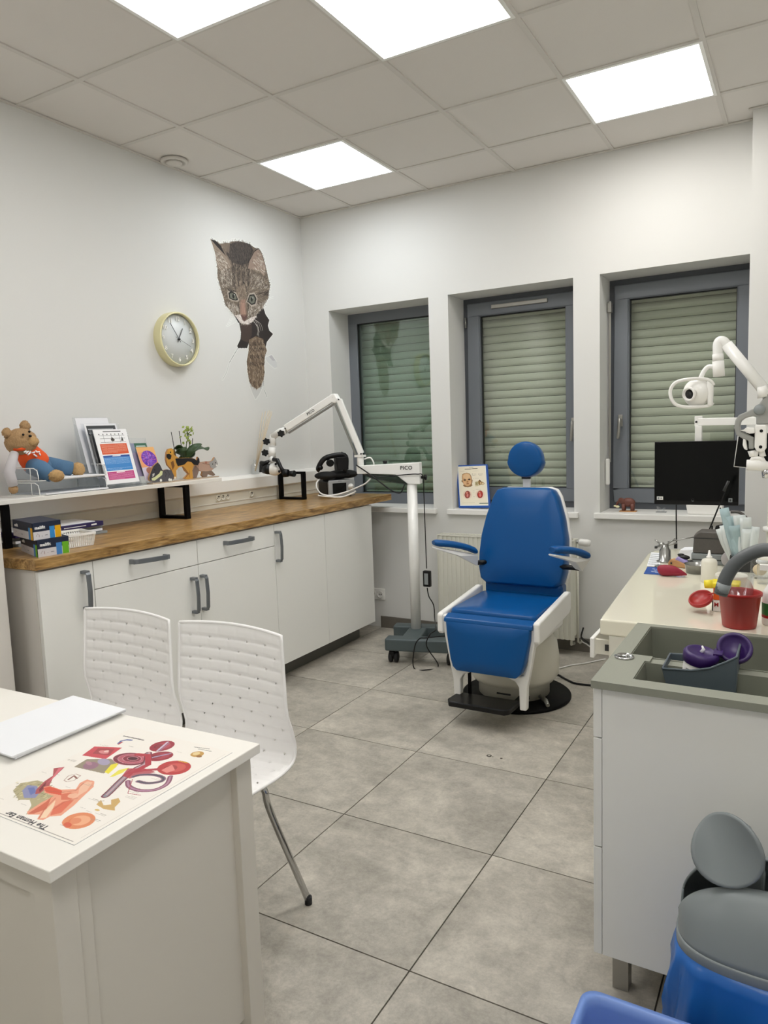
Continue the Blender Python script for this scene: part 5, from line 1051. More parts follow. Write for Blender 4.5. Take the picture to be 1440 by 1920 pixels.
# white sheets
rr = random.Random(12)
for k in range(5):
    a = math.radians(rr.uniform(-1.5, 1.5)); c = V((1.665+.004*k, -3.475-.003*k, .7503+.0032*k)); dx, dy = .107, .152
    pts = [(c.x+x*math.cos(a)-y*math.sin(a), c.y+x*math.sin(a)+y*math.cos(a)) for x, y in ((-dx, -dy), (dx, -dy), (dx, dy), (-dx, dy))]
    obj('paper_stack', MB().prism(pts, 'z', c.z, c.z+.0028), 'paper', label=['bottom bundle of white sheets in the paper pile on the desk', 'second bundle from the bottom in the white paper pile on the desk', 'middle bundle in the white paper pile on the desk', 'bundle just under the top one in the white paper pile on the desk', 'topmost white sheets of the paper pile on the desk'][k], cat='paper', group='white paper pile on the desk')
t = thing('printer', 'white office printer at the left edge of the desk, only its side seen', 'printer', (1.15, -3.5, .75))
obj('body', MB().box(1.0, 1.308, -3.72, -3.375, .757, .91), 'white_plastic', t, bevel=.01)
obj('lid', MB().box(.995, 1.312, -3.725, -3.37, .916, .932), 'white_plastic', t, bevel=.004); obj('paper_gap', MB().box(1.02, 1.30, -3.71, -3.385, .908, .917), 'dark_grey', t)
obj('foot', MB().box(1.02, 1.29, -3.70, -3.39, .7501, .758), 'dark_grey', t); obj('side_marking', MB().box(1.3085, 1.309, -3.44, -3.425, .782, .786).box(1.3085, 1.309, -3.42, -3.405, .782, .786).box(1.3085, 1.309, -3.475, -3.455, .782, .786), 'grey_plastic', t)
# ================================================================ woven white chairs
def make_chair():
    t = thing('woven_chair', 'white woven plastic chair with chrome legs, behind the desk corner, nearer the centre', 'chair', (1.66, -3.0, 0), 'white woven chairs at the desk')
    prof = smoothpath([V((0, -2.79, .822)), V((0, -2.81, .70)), V((0, -2.825, .60)), V((0, -2.82, .53)), V((0, -2.822, .475)), V((0, -2.85, .437)), V((0, -2.92, .425)), V((0, -3.06, .430)), V((0, -3.17, .438)), V((0, -3.22, .428))], 8)
    ln = [0]
    for a, b_ in zip(prof[:-1], prof[1:]): ln.append(ln[-1]+(b_-a).length)
    LT = ln[-1]; NR, NC, K = 21, 11, 6; nv, nu = NR*K, NC*K
    def P(u, v):
        s = v*LT; i = 0
        while i < len(ln)-2 and ln[i+1] < s: i += 1
        f = (s-ln[i])/(ln[i+1]-ln[i]); p = prof[i].lerp(prof[i+1], f); tg = (prof[i+1]-prof[i]).normalized()
        zz = p.z; w_ = .218 + .012*min(1, max(0, (.82-zz)/.3)); back = min(1, max(0, (zz-.45)/.12)); cxx = 1.655 + .042*min(1, (.822-zz)/.38)
        q = V((cxx + (u-.5)*2*w_, p.y + back*(.022*(1-(2*u-1)**2)-.012), p.z + .010*(1-(2*u-1)**2)*(1 if v < .02 else 0) + (1-back)*(-.012*(1-(2*u-1)**2))))
        return q, V((0, -tg.z, tg.y))*-1
    vs = []; holes = set()
    for j in range(nv+1):
        for i in range(nu+1):
            u, v = i/nu, j/nv; q, n_ = P(u, v); fu, fv = (i % K)/K, (j % K)/K; row, colm = j//K, i//K
            edge = i < 2 or i > nu-2 or j < 2 or j > nv-2
            h = 0
            if not edge:
                over = (row+colm) % 2; hv = abs(math.sin(math.pi*fv))**.35; hu = abs(math.sin(math.pi*fu))**.35
                h = .0032*(hv if over else (.35+.65*hv)*(.72+.28*hu)) - (.0016 if (fv == 0) else 0) - (.0012 if (fu == 0 and not over) else 0)
            if n_.y > 0 or (abs(n_.y) < .3 and n_.z < 0): n_ = -n_
            vs.append(tuple(q + n_*h))
    fs = []
    for j in range(nv):
        for i in range(nu):
            if j % K == 0 and i % K == 0 and 2 < i < nu-3 and 2 < j < nv-3 and ((j//K + i//K) % 2 == 0): continue
            fs.append((j*(nu+1)+i, j*(nu+1)+i+1, (j+1)*(nu+1)+i+1, (j+1)*(nu+1)+i))
    mb = MB(); mb.add(vs, fs, True); obj('woven_shell', mb, 'chair_white', t, solid=.004)
    rim = [P(0, v/60)[0] for v in range(61)] + [P(u/20, 1)[0] for u in range(1, 20)] + [P(1, v/60)[0] for v in range(60, -1, -1)] + [P(u/20, 0)[0] for u in range(19, 0, -1)]
    obj('rim', MB().tube(rim+[rim[0]], .0055, 8), 'chair_white', t, smooth=True)
    def bent(pts, r_=.0105): return MB().tube(smoothpath(pts, 6), r_, 12)
    zt = .399
    for s, nm in ((1, 'r'), (-1, 'l')):
        cx = 1.697; x_ = cx+s*(.185 if s > 0 else .165)
        for yb, yf in ((-2.935, -2.862), (-3.14, -3.225)):
            top = V((x_-s*.03, yb, zt)); foot = V((cx+(.278 if s > 0 else -.195), yf, .012))
            k_ = top.lerp(foot, .10)+V((s*.016, 0, .016))
            lg = obj('leg', bent([V((cx, yb, zt)), V((cx+s*.10, yb, zt)), top, k_, top.lerp(foot, .25)+V((s*.008, 0, 0)), foot]), 'chrome', t, smooth=True)
            obj('foot_cap', MB().lathe([(.001, -.012), (.0115, -.012), (.0115, .012)], foot, seg=12), 'rubber', lg)
    obj('seat_bracket', MB().box(1.697-.10, 1.697+.10, -3.13, -2.945, zt+.002, zt+.010), 'steel', t)
    return t
ch = make_chair()
dup(ch, (1.66-.487, -3.0, 0), None, 'white woven plastic chair with chrome legs, farther left beside the cabinets')
# ================================================================ instrument unit on the right
UX, UZ = 2.77, .85
t = thing('instrument_unit', 'cream treatment unit with glossy worktop and an open drawer, right of the blue chair', 'cabinet', (3.2, -1.6, 0))
top = [(2.738, -2.332), (2.735, -2.30), (2.662, -1.12), (2.675, -1.03), (2.73, -.965), (2.80, -.94), (XR-.02, -.94), (XR-.02, -2.332)]
obj('worktop', MB().prism(top, 'z', .80, .85), 'gloss_cream' if 'gloss_cream' in M else 'gloss_white', t, bevel=.006, seg=3)
M['gloss_cream'] = mat('gloss_cream', 'f0ecd9', .08, coat=.5); t.children[0].data.materials[0] = M['gloss_cream']
obj('carcass', MB().prism([(2.765, -2.33), (2.70, -1.05), (2.80, -.98), (XR-.03, -.98), (XR-.03, -2.33)], 'z', .06, .80), 'ivory_plastic', t)
obj('plinth', MB().prism([(2.80, -2.32), (2.75, -1.1), (2.83, -1.02), (XR-.05, -1.02), (XR-.05, -2.32)], 'z', 0, .06), 'grey_plinth', t)
d = obj('drawer', MB().box(2.705, 2.718, -2.325, -1.90, .722, .785), 'white_plastic', t, bevel=.003); obj('drawer_side', MB().box(2.718, 2.79, -2.31, -2.296, .732, .778), 'ivory_plastic', d); obj('drawer_slot', MB().box(2.748, 2.76, -2.312, -2.3095, .745, .765), 'dark_grey', d)
for k in range(2): d = obj('drawer', MB().prism([(2.752, -2.30), (2.765, -2.30), (2.735, -1.70), (2.722, -1.70)], 'z', .10+.31*k, .40+.30*k), 'ivory_plastic', t, bevel=.003)
# ---------------------------------------------------------------- sink cabinet, sink, tap
SX0, SX1, SY0, SY1 = 2.85, XR-.02, -2.888, -2.334
t = thing('sink_cabinet', 'white cabinet with stacked drawer fronts on metal feet under the grey sink', 'cabinet', (3.3, -2.6, 0))
obj('side_panel', MB().box(2.872, SX1-.02, SY0+.018, SY0+.036, .155, .832), 'cabinet_white', t, bevel=.001)
obj('carcass', MB().box(2.873, SX1-.02, SY0+.036, -2.345, .157, .60).box(2.873, SX1-.02, -2.362, -2.345, .6, .83), 'cabinet_edge', t)
for z0, z1 in ((.155, .431), (.434, .705), (.708, .831)): obj('drawer_front', MB().box(2.851, 2.871, SY0+.018, -2.345, z0, z1), 'cabinet_white', t, bevel=.0015)
for x, y in ((2.893, -2.755), (2.893, -2.42), (3.72, -2.755), (3.72, -2.42)): obj('foot', MB().box(x-.018, x+.022, y-.02, y+.02, 0, .157), 'brushed', t, bevel=.001)
t = thing('sink', 'grey composite double basin sink set on the white cabinet', 'sink', (3.3, -2.6, .85))
Z0, Z1 = .833, .851; B1 = (2.892, 3.40, -2.648, -2.362); B2 = (2.935, 3.40, -2.838, -2.692)
mb = MB().box(SX0, SX1, B1[3], SY1, Z0, Z1).box(SX0, SX1, SY0, B2[2], Z0, Z1).box(SX0, B1[0], B1[2], B1[3], Z0, Z1).box(B1[1], SX1, B1[2], B1[3], Z0, Z1).box(SX0, SX1, B2[3], B1[2], Z0, Z1-.006).box(SX0, B2[0], B2[2], B2[3], Z0, Z1).box(B2[1], SX1, B2[2], B2[3], Z0, Z1)
mb.box(SX0, B2[0]+.012, B2[3], B1[2], Z0, Z1)
obj('rim', mb, 'sink_grey', t, bevel=0)
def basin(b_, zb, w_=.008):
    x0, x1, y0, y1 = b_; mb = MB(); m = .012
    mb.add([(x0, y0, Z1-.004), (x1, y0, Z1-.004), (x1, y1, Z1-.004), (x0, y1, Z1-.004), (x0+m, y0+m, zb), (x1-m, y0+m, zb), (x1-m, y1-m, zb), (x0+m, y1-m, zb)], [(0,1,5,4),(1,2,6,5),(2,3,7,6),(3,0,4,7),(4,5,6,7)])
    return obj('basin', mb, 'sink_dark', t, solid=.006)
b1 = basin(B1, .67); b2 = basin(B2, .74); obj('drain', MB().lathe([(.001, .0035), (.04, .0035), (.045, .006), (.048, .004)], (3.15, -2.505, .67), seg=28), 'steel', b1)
obj('knob', MB().lathe([(.024, 0), (.024, .004), (.020, .006), (.019, .003), (.001, .003)], (2.884, -2.685, Z1), seg=28), 'chrome', t); obj('knob_pin', MB().ball((2.892, -2.68, Z1+.005), .004, 8, 6), 'steel', t)
HY = -2.47
hp = [V(at('y', HY, *q)) for q in ((1352, 1112), (1362, 1082), (1380, 1056), (1408, 1038), (1440, 1031), (1478, 1044), (1500, 1080))]
hp += [V((hp[-1].x+.02, HY+.02, .95)), V((hp[-1].x+.02, -2.35, .87))]
t = thing('tap', 'curved grey flexible spout tap arching over the sink from the right edge', 'tap', (hp[-1].x, -2.348, .851))
obj('spout', MB().tube(smoothpath(hp, 8), .0175, 18), 'grey_hose', t, smooth=True); dn_ = (hp[0]-hp[1]).normalized()
obj('nozzle', MB().tube([hp[0]-dn_*.028, hp[0]+dn_*.004], [.0185, .017], 18), 'grey_plastic', t); obj('base', MB().lathe([(.03, 0), (.03, .01), (.022, .02), (.020, .03)], (hp[-1].x, -2.348, .8515), seg=20), 'chrome', t)
# caddy with wipes tub
t = thing('sink_caddy', 'blue-grey plastic caddy hooked over the small basin, holding the purple lidded tub', 'caddy', (3.06, -2.70, .8))
cy_f, cy_b = -2.742, -2.628
rim = [(2.985, .853), (3.05, .857), (3.09, .868), (3.125, .888), (3.146, .902)]
low = [(3.005, .775), (3.05, .762), (3.09, .758), (3.12, .760), (3.142, .765)]
poly = rim + low[::-1]
obj('front_wall', MB().prism(poly, 'y', cy_f, cy_f+.003), 'caddy_grey', t); obj('back_wall', MB().prism([(a, b_+.004) for a, b_ in rim]+low[::-1], 'y', cy_b-.003, cy_b), 'caddy_grey', t)
obj('end_wall', MB().add([(2.985, cy_f, .853), (2.985, cy_b, .857), (3.005, cy_b, .775), (3.005, cy_f, .775)], [(0,1,2,3)]), 'caddy_grey', t, solid=.003); obj('end_wall', MB().add([(3.146, cy_f, .902), (3.146, cy_b, .906), (3.142, cy_b, .765), (3.142, cy_f, .765)], [(0,1,2,3)]), 'caddy_grey', t, solid=.003)
obj('caddy_floor', MB().box(3.005, 3.142, cy_f, cy_b, .757, .760), 'caddy_grey', t)
obj('caddy_rim', MB().tube([V((a, cy_f, b_)) for a, b_ in rim]+[V((3.146, cy_b, .906))]+[V((a, cy_b, b_+.004)) for a, b_ in rim[::-1]]+[V((2.985, cy_f, .853))], .0028, 8), 'caddy_grey', t)
ax = V((.16, -.10, 1)).normalized(); wc = V((3.050, -2.683, .788))
t = thing('wipes_tub', 'white wipes tub with an open purple lid standing tilted in the grey caddy', 'tub', wc)
obj('tub', MB().lathe([(.001, 0), (.033, 0), (.035, .004), (.036, .088), (.034, .09)], wc, ax, 36), 'white_plastic', t)
lid = obj('lid', MB().lathe([(.037, .078), (.040, .080), (.041, .100), (.037, .106), (.030, .107), (.028, .104), (.001, .104)], wc, ax, 40), 'purple', t)
obj('wipe', MB().tube([wc+ax*.104, wc+ax*.112+V((.003, 0, 0)), wc+ax*.120+V((-.002, .002, 0))], [.005, .004, .002], 8), 'text_white', t)
s_ = ax.orthogonal().normalized(); tan = ax.cross(s_)
mk = MB()
for z in (.035, .047, .053, .059, .066):
    for k in range(-5, 6):
        a0 = math.atan2(-1, -.1)+k*.13; rn_ = V((math.cos(a0), math.sin(a0), 0)); p = wc+ax*z+rn_*.0362
        if (k+int(z*1000)) % 3: mk.box(p.x-.0018, p.x+.0018, p.y-.0006, p.y+.0006, p.z-.0008, p.z+.0008)
obj('label_print', mk, 'grey_plastic', t); t.children[-1]['kind'] = 'stuff'
fc = V((3.135, -2.655, .898)); fa = V((.05, -.75, .65)).normalized()
obj('flip_cap', MB().lathe([(.001, 0), (.030, .0), (.0305, .004), (.038, .005), (.040, .002), (.040, -.006), (.001, -.007)], fc, fa, 40), 'purple', t); obj('hinge', MB().obox(wc+ax*.102+V((.036, -.004, 0)), fc+V((-.034, 0, -.008)), .02, .004), 'purple', t)
# ---------------------------------------------------------------- red pot, cup, sharps box
pc = V((3.118, -2.262, .8505))
t = thing('red_pot', 'bright red plastic pot standing on the cream worktop behind the sink', 'pot', pc)
obj('pot', MB().lathe([(.001, 0), (.042, 0), (.045, .003), (.055, .092), (.059, .094), (.0595, .102), (.057, .103), (.053, .098), (.044, .006), (.001, .006)], pc, seg=48), 'red_plastic', t)
obj('clear_cup', MB().lathe([(.001, .01), (.034, .01), (.036, .012), (.041, .150), (.0425, .151), (.0395, .149), (.034, .016), (.001, .015)], pc+V((-.004, .0, 0)), seg=40, cap=False), 'clear', label='clear plastic cup standing in the red pot', cat='cup')
lc = V((3.0, -2.13, .892)); la = V((-.25, -.5, .85)).normalized()
obj('red_lid', MB().lathe([(.001, 0), (.030, 0), (.031, .004), (.035, .006), (.037, .002), (.036, -.005), (.001, -.006)], lc, la, 36), 'red_plastic', t); obj('lid_strap', MB().tube(smoothpath([lc+V((.022, -.01, .018)), lc+V((.045, -.06, .035)), pc+V((-.05, .03, .092))], 5), .0025, 6), 'red_plastic', t)
bx = V((3.055, -2.08, .8505)); t = thing('sharps_box', 'small sharps box with yellow lid, orange body and white label beside the red pot', 'container', bx)
obj('lower_body', MB().box(bx.x-.024, bx.x+.05, bx.y-.03, bx.y+.03, .8505, .886), 'white_plastic', t, bevel=.002); obj('body', MB().box(bx.x-.022, bx.x+.048, bx.y-.028, bx.y+.028, .886, .925), 'orange_tub', t, bevel=.003)
obj('lid', MB().box(bx.x-.03, bx.x+.052, bx.y-.032, bx.y+.032, .925, .942), 'yellow', t, bevel=.004); obj('cap', MB().lathe([(.001, -.012), (.013, -.012), (.014, .012), (.001, .014)], (bx.x-.036, bx.y-.02, .934), (1, 0, .1), 18), 'yellow', t)
text('lettering', 'M', .018, 'text_red', t, (bx.x-.012, bx.y-.0305, .872), (1, 0, 0), (0, 0, 1), bold=.0004); obj('side_stripe', MB().box(bx.x-.0245, bx.x-.021, bx.y-.0305, bx.y-.0295, .852, .885), 'dark_grey', t)
wr = V(at('z', .93, 1352, 1085)); t = thing('white_bowl', 'shallow white bowl with a thick pale rim behind the sharps box', 'bowl', (3.06, -1.93, .8505))
obj('bowl', MB().lathe([(.001, 0), (.03, 0), (.034, .004), (.046, .075), (.050, .08), (.048, .086), (.043, .080), (.031, .008), (.001, .006)], (3.07, -1.93, .8505), seg=36), 'ivory_plastic', t)
def bottle(name, label, c, prof, m_, extra=None, cat='bottle'):
    t = thing(name, label, cat, c); obj('body', MB().lathe(prof, c, seg=32), m_, t); return t
bc_ = V((2.975, -1.66, .8505)); t = bottle('squeeze_bottle', 'cream squeeze bottle with a pointed nozzle standing by the steel tray', bc_, [(.001, 0), (.027, 0), (.028, .003), (.028, .075), (.024, .084), (.010, .090)], 'ivory_plastic')
obj('nozzle', MB().lathe([(.011, .089), (.010, .096), (.006, .099), (.003, .118), (.001, .119)], bc_, seg=20), 'white_plastic', t)
sp = V((3.205, -2.205, .8505)); t = bottle('spray_bottle', 'white bottle with a green label standing right of the red pot', sp, [(.001, 0), (.030, 0), (.032, .004), (.032, .092), (.028, .10), (.014, .125), (.011, .15)], 'white_plastic')
obj('label_band', MB().lathe([(.0324, .030), (.0326, .031), (.0326, .064), (.0324, .065)], sp, seg=32, cap=False), 'label_green', t); obj('red_band', MB().lathe([(.0324, .022), (.0326, .023), (.0326, .029), (.0324, .03)], sp, seg=32, cap=False), 'text_red', t); obj('trigger', MB().lathe([(.013, .15), (.013, .17), (.001, .172)], sp, seg=16).box(sp.x-.04, sp.x+.012, sp.y-.008, sp.y+.008, sp.z+.158, sp.z+.174), 'white_plastic', t)
sp = V((3.235, -2.31, .8515)); t = bottle('soap_bottle', 'white bottle cut by the right photo edge, nearest the sink', sp, [(.001, 0), (.026, 0), (.028, .003), (.028, .08), (.02, .1), (.009, .112)], 'white_plastic'); obj('cap', MB().lathe([(.011, .11), (.011, .135), (.001, .136)], sp, seg=16), 'white_plastic', t)
# ---------------------------------------------------------------- small things on the cream worktop
cz = .8505
t = thing('card', 'blue printed card lying on the cream worktop', 'card', (2.77, -1.51, cz)); cp = [at('z', cz, *q)[:2] for q in ((1207, 1076), (1214, 1063), (1244, 1064), (1240, 1078))]
obj('card_base', MB().prism(cp, 'z', cz, cz+.0015), 'bluepad', t); mk = MB()
for k in range(9): a_, b_ = rr.uniform(.2, .8), rr.uniform(.2, .8); p = V((*cp[0], 0)).lerp(V((*cp[3], 0)), a_).lerp(V((*cp[1], 0)).lerp(V((*cp[2], 0)), a_), b_); mk.box(p.x-.005, p.x+.005, p.y-.002, p.y+.002, cz+.0015, cz+.0018)
obj('card_print', mk, 'text_white', t, kind='stuff')
rc_ = V((2.833, -1.60, cz)); mb = MB().tube(smoothpath([rc_+V((-.046, -.006, .016)), rc_+V((-.03, -.002, .021)), rc_+V((.005, 0, .021)), rc_+V((.035, 0, .015)), rc_+V((.058, 0, .009))], 5), [.008, .012, .016, .019, .0205, .0215, .022, .022, .0215, .021, .020, .019, .0175, .016, .014, .012, .010, .008, .006, .004, .003][:21], 20)
mb.v = [(x, y, max(cz+.0005, z)) for x, y, z in mb.v]; obj('rubber_bulb', mb, 'darkred', label='dark red rubber bulb lying by the blue card', cat='rubber bulb', smooth=True)
t = thing('note_sheet', 'white sheet with rows of small squares at the left edge of the cream worktop', 'paper', (2.74, -1.3, cz))
pp = [V((*at('z', cz, *q)[:2], cz)) for q in ((1213, 1061), (1221, 1036), (1238, 1037), (1238, 1062))]; obj('sheet', MB().prism([(p.x, p.y) for p in pp], 'z', cz, cz+.0008), 'paper', t); mk = MB()
for i in range(4):
    for j in range(6):
        p = pp[0].lerp(pp[3], .15+.22*i).lerp(pp[1].lerp(pp[2], .15+.22*i), .12+.15*j); mk.box(p.x-.005, p.x+.005, p.y-.008, p.y+.008, cz+.0008, cz+.001)
obj('printed_squares', mk, 'grey_plastic', t, kind='stuff')
c = V((2.765, -1.30, cz)); t = thing('instrument_clamp', 'small steel clamp stand with jointed arms on the cream worktop', 'clamp', c); W_ = lambda px, py, y=-1.30: V(at('y', y, px, py))
obj('base', MB().lathe([(.001, 0), (.034, 0), (.034, .005), (.024, .007), (.023, .05), (.016, .06), (.013, .075)], c, seg=24), 'steel', t)
obj('joint', MB().ball(W_(1241, 1022), .013, 14, 8).ball(W_(1248, 1025), .011, 12, 8).tube([W_(1230, 1026), W_(1246, 1021)], .005, 8), 'steel', t)
obj('arm', MB().tube([W_(1241, 1022), W_(1228, 1012)], .003, 8).tube([W_(1244, 1026), W_(1266, 1009)], .0035, 8).tube([W_(1244, 1024), W_(1270, 1018)], .0035, 8).tube([W_(1252, 1016), W_(1301, 1007)], .0025, 8), 'steel', t); obj('thumb_screw', MB().lathe([(.006, -.005), (.006, .005)], W_(1230, 1026), (1, 0, 0), 10), 'dark_grey', t)
c = V((2.84, -1.40, cz)); t = thing('ear_model', 'small tan and violet anatomical block model by the clamp stand', 'model', c); ex = V((.085, -.035, 0)); q = c - ex*.5
obj('block', pslab([q, q+ex, q+ex+V((0, 0, .014)), q+ex*.45+V((0, 0, .03)), q+ex*.12+V((0, 0, .032)), q+V((0, 0, .016))], V((.38, .92, 0)), .035), 'tan', t, bevel=.005)
obj('violet_part', pslab([q+ex*.3+V((0, 0, .030)), q+ex*.95+V((0, 0, .012)), q+ex*1.0+V((0, 0, .022)), q+ex*.45+V((0, 0, .045))], V((.38, .92, 0)), .03), 'violet', t, bevel=.004); obj('black_part', MB().ball(q+ex*.65+V((0, .01, .040)), (.024, .016, .010), 14, 8).ball(q+ex*.95+V((0, .01, .026)), (.014, .012, .006), 12, 8).ball(q+ex*.5+V((0, .015, .048)), (.014, .012, .006), 12, 8), 'black_plastic', t); obj('screw_hole', MB().ball(q+ex*.18+V((-.007, -.018, .015)), (.004, .003, .004), 8, 6), 'dark_grey', t)
c = V((2.86, -1.17, cz)); t = thing('gauze_box', 'white paper box lying behind the tan model on the cream worktop', 'box', c); obj('box', pslab([c+V((-.055, 0, 0)), c+V((.055, -.01, 0)), c+V((.055, -.01, .03)), c+V((.01, 0, .045)), c+V((-.045, 0, .04))], V((.1, 1, 0)), .07), 'paper', t, bevel=.004)
t = thing('ring_dish', 'small flat steel ring dish in front of the clamp stand', 'dish', (2.775, -1.415, cz)); obj('ring', MB().lathe([(.024, 0), (.030, .003), (.030, .005), (.024, .002), (.001, .0015)], (2.775, -1.43, cz), seg=28), 'steel', t)
c = V((2.915, -1.50, cz)); t = thing('steel_tray', 'round steel instrument dish with white parts inside, left of the cream bottle', 'tray', c); obj('dish', MB().lathe([(.001, 0), (.040, 0), (.046, .035), (.048, .036), (.045, .033), (.038, .004), (.001, .004)], c, seg=36), 'steel', t); obj('white_part', MB().lathe([(.014, .004), (.012, .012), (.003, .016), (.003, .028), (.001, .028)], c+V((-.004, -.012, 0)), seg=16), 'white_plastic', t)
c = V((2.955, -1.265, cz)); t = thing('instrument_case', 'dark grey soft case resting on a light grey stand behind the bottle', 'case', c)
obj('stand', MB().box(c.x-.085, c.x+.095, c.y-.05, c.y+.05, cz, cz+.045), 'grey_plastic', t, bevel=.004); obj('stand_slot', MB().box(c.x-.08, c.x+.09, c.y-.0515, c.y-.05, cz+.018, cz+.022), 'dark_grey', t)
obj('case', MB().prism([(c.x-.08, cz+.046), (c.x+.085, cz+.046), (c.x+.085, cz+.128), (c.x+.075, cz+.137), (c.x-.055, cz+.137), (c.x-.075, cz+.122)], 'y', c.y-.048, c.y+.045), 'case_grey', t, bevel=.010, seg=3); obj('zip', MB().box(c.x-.076, c.x+.084, c.y-.0495, c.y-.048, cz+.108, cz+.111), 'dark_grey', t)
t = thing('round_speaker', 'round light grey disc leaning against the grey case', 'disc', (3.02, -1.345, cz)); obj('disc', MB().lathe([(.001, -.008), (.031, -.008), (.033, -.004), (.033, .006), (.030, .009), (.001, .009)], (3.02, -1.345, cz+.033), V((.1, 1, -.05)), 40), 'grey_plastic', t); t.children[0].data.materials[0] = mat('light_grey_cover', 'a9a5a5', .7)
# sterile pouches fanned in a dark holder
hc_ = V((3.065, -1.40, cz)); t = thing('pouch_holder', 'dark grey upright holder packed with sterile pouches', 'holder', hc_)
obj('holder', MB().box(hc_.x-.04, hc_.x+.06, hc_.y-.03, hc_.y-.027, cz, cz+.06).box(hc_.x-.04, hc_.x+.06, hc_.y+.027, hc_.y+.03, cz, cz+.07).box(hc_.x-.04, hc_.x-.037, hc_.y-.027, hc_.y+.027, cz, cz+.06).box(hc_.x+.057, hc_.x+.06, hc_.y-.027, hc_.y+.027, cz, cz+.06).box(hc_.x-.037, hc_.x+.057, hc_.y-.027, hc_.y+.027, cz, cz+.004), 'dark_grey', t)
PT = [((1352, 990), (1376, 1056), .020, 'mask_white', 'far left lower white pouch in the holder'), ((1359, 984), (1380, 1057), .020, 'mask_white', 'white pouch beside the far left one, lower row'), ((1357, 953), (1386, 1050), .017, 'mask_blue', 'pale blue pouch leaning farthest left and highest in the holder'), ((1372, 968), (1390, 1050), .024, 'mask_blue', 'pale blue wide pouch in the middle of the holder'), ((1386, 966), (1396, 1050), .022, 'mask_white', 'white pouch right of the middle blue one'),
      ((1380, 985), (1394, 1052), .026, 'mask_blue', 'large pale blue pouch at the front of the holder'), ((1398, 970), (1402, 1050), .020, 'mask_white', 'tall white pouch on the right side of the holder'), ((1404, 992), (1400, 1050), .024, 'mask_white', 'white pouch with a slanted lower hem, right front of the holder'), ((1417, 988), (1408, 1050), .014, 'mask_white', 'narrow rightmost pouch in the holder')]
for k, (a, b_, w_, m_, lb) in enumerate(PT):
    yy = -1.385-.0035*k; tp = V(at('y', yy-.01, *a)); bt = V(at('y', yy, *b_)); bt.z = cz+.006; bt.x = min(max(bt.x, hc_.x-.034+w_*.5), hc_.x+.05-w_*.5); d = tp-bt; s_ = V((d.z, 0, -d.x)).normalized(); mb = MB(); rows = []
    for i in range(9):
        f = i/8; p = bt+d*f+V((0, .006*math.sin(f*5+k), 0)); ww = w_*(.45+.55*min(1, f*1.6)); rows.append([p - s_*ww+V((0, .002*math.sin(k+f*7), 0)), p - s_*ww*.4+V((0, -.004, 0)), p+s_*ww*.3+V((0, .003, 0)), p + s_*ww+V((0, -.002*math.cos(k+f*6), 0))])
    mb.ring(rows, cap=False, closed=False); obj('sterile_pouch', mb, m_, solid=.0016, label=lb, cat='pouch', group='sterile pouches in the dark holder')
t = thing('spectacle_case', 'brownish grey spectacle frame lying over the pouches', 'spectacles', at('y', -1.36, 1395, 965)); obj('frame', MB().tube(smoothpath([V(at('y', -1.36, 1370, 960)), V(at('y', -1.36, 1382, 960)), V(at('y', -1.36, 1392, 964)), V(at('y', -1.36, 1402, 974))], 4), .006, 8), 'case_grey', t)
c = V((3.135, -1.52, cz)); t = thing('glass_jar', 'clear glass jar with pale swabs right of the pouches', 'jar', c); obj('glass', MB().lathe([(.001, 0), (.03, 0), (.032, .003), (.032, .07), (.028, .078), (.028, .082)], c, seg=28, cap=False), 'clear', t); obj('swabs', MB().ball(c+V((0, 0, .03)), (.024, .024, .022), 14, 8), 'reed', t); obj('cotton', MB().ball(c+V((.006, 0, .062)), (.02, .02, .012), 14, 8), 'text_white', t)
c = V((3.165, -1.62, cz)); t = thing('white_dispenser', 'white capped glass dispenser at the right photo edge', 'jar', c); obj('glass', MB().lathe([(.001, 0), (.034, 0), (.034, .09)], c, seg=28, cap=False), 'clear', t); obj('cap', MB().lathe([(.036, .09), (.036, .105), (.02, .118), (.001, .12)], c, seg=28), 'white_plastic', t)
# ---------------------------------------------------------------- column with lamp, monitor and optics arms
PX_, PY_ = 3.19, -1.20
t = thing('equipment_column', 'ivory upright column on the cream worktop that carries the arms at right', 'column', (PX_, PY_, cz))
obj('column', MB().lathe([(.055, 0), (.055, .01), (.048, .014), (.048, .13), (.046, .132), (.046, .75), (.001, .752)], (PX_, PY_, cz), seg=36), 'ivory_plastic', t); obj('collar', MB().lathe([(.062, .135), (.062, .15), (.047, .152)], (PX_, PY_, cz), seg=30), 'white_plastic', t)
LY = -1.40; L = lambda px, py, y=LY: V(at('y', y, px, py))
t = thing('examination_lamp', 'white round examination lamp with a loop handle on a bent tube arm', 'lamp', L(1300, 738))
jt = V((PX_+.05, PY_-.02, 1.50)); end = L(1460, 764)
obj('arm', MB().tube([L(1362, 646), L(1440, 740)], .0215, 24).tube([L(1440, 740), end, jt+V((.01, -.02, .0))], [.0235, .0235, .0235], 24), 'white_metal', t)
obj('elbow', MB().tube(smoothpath([L(1362, 646), L(1356, 640), L(1349, 640), L(1346, 648), L(1346, 668)], 6), [.0185]*25, 20), 'white_metal', t, smooth=True)
obj('joint_sleeve', MB().tube([L(1346, 664), L(1346.5, 677)], .0205, 24).tube([L(1346.5, 677), L(1348, 706)], .0215, 24), 'white_plastic', t)
obj('neck', MB().tube(smoothpath([L(1338, 688), L(1328, 688), L(1320, 696), L(1313, 711)], 6), .009, 12), 'white_metal', t, smooth=True)
hc2 = L(1306, 737); fa = V((-.42, -.90, -.10)).normalized()
hd = obj('lamp_head', MB().lathe([(.001, -.055), (.030, -.05), (.048, -.03), (.054, -.005), (.053, .01), (.044, .025), (.026, .036)], hc2, fa, 36), 'white_plastic', t)
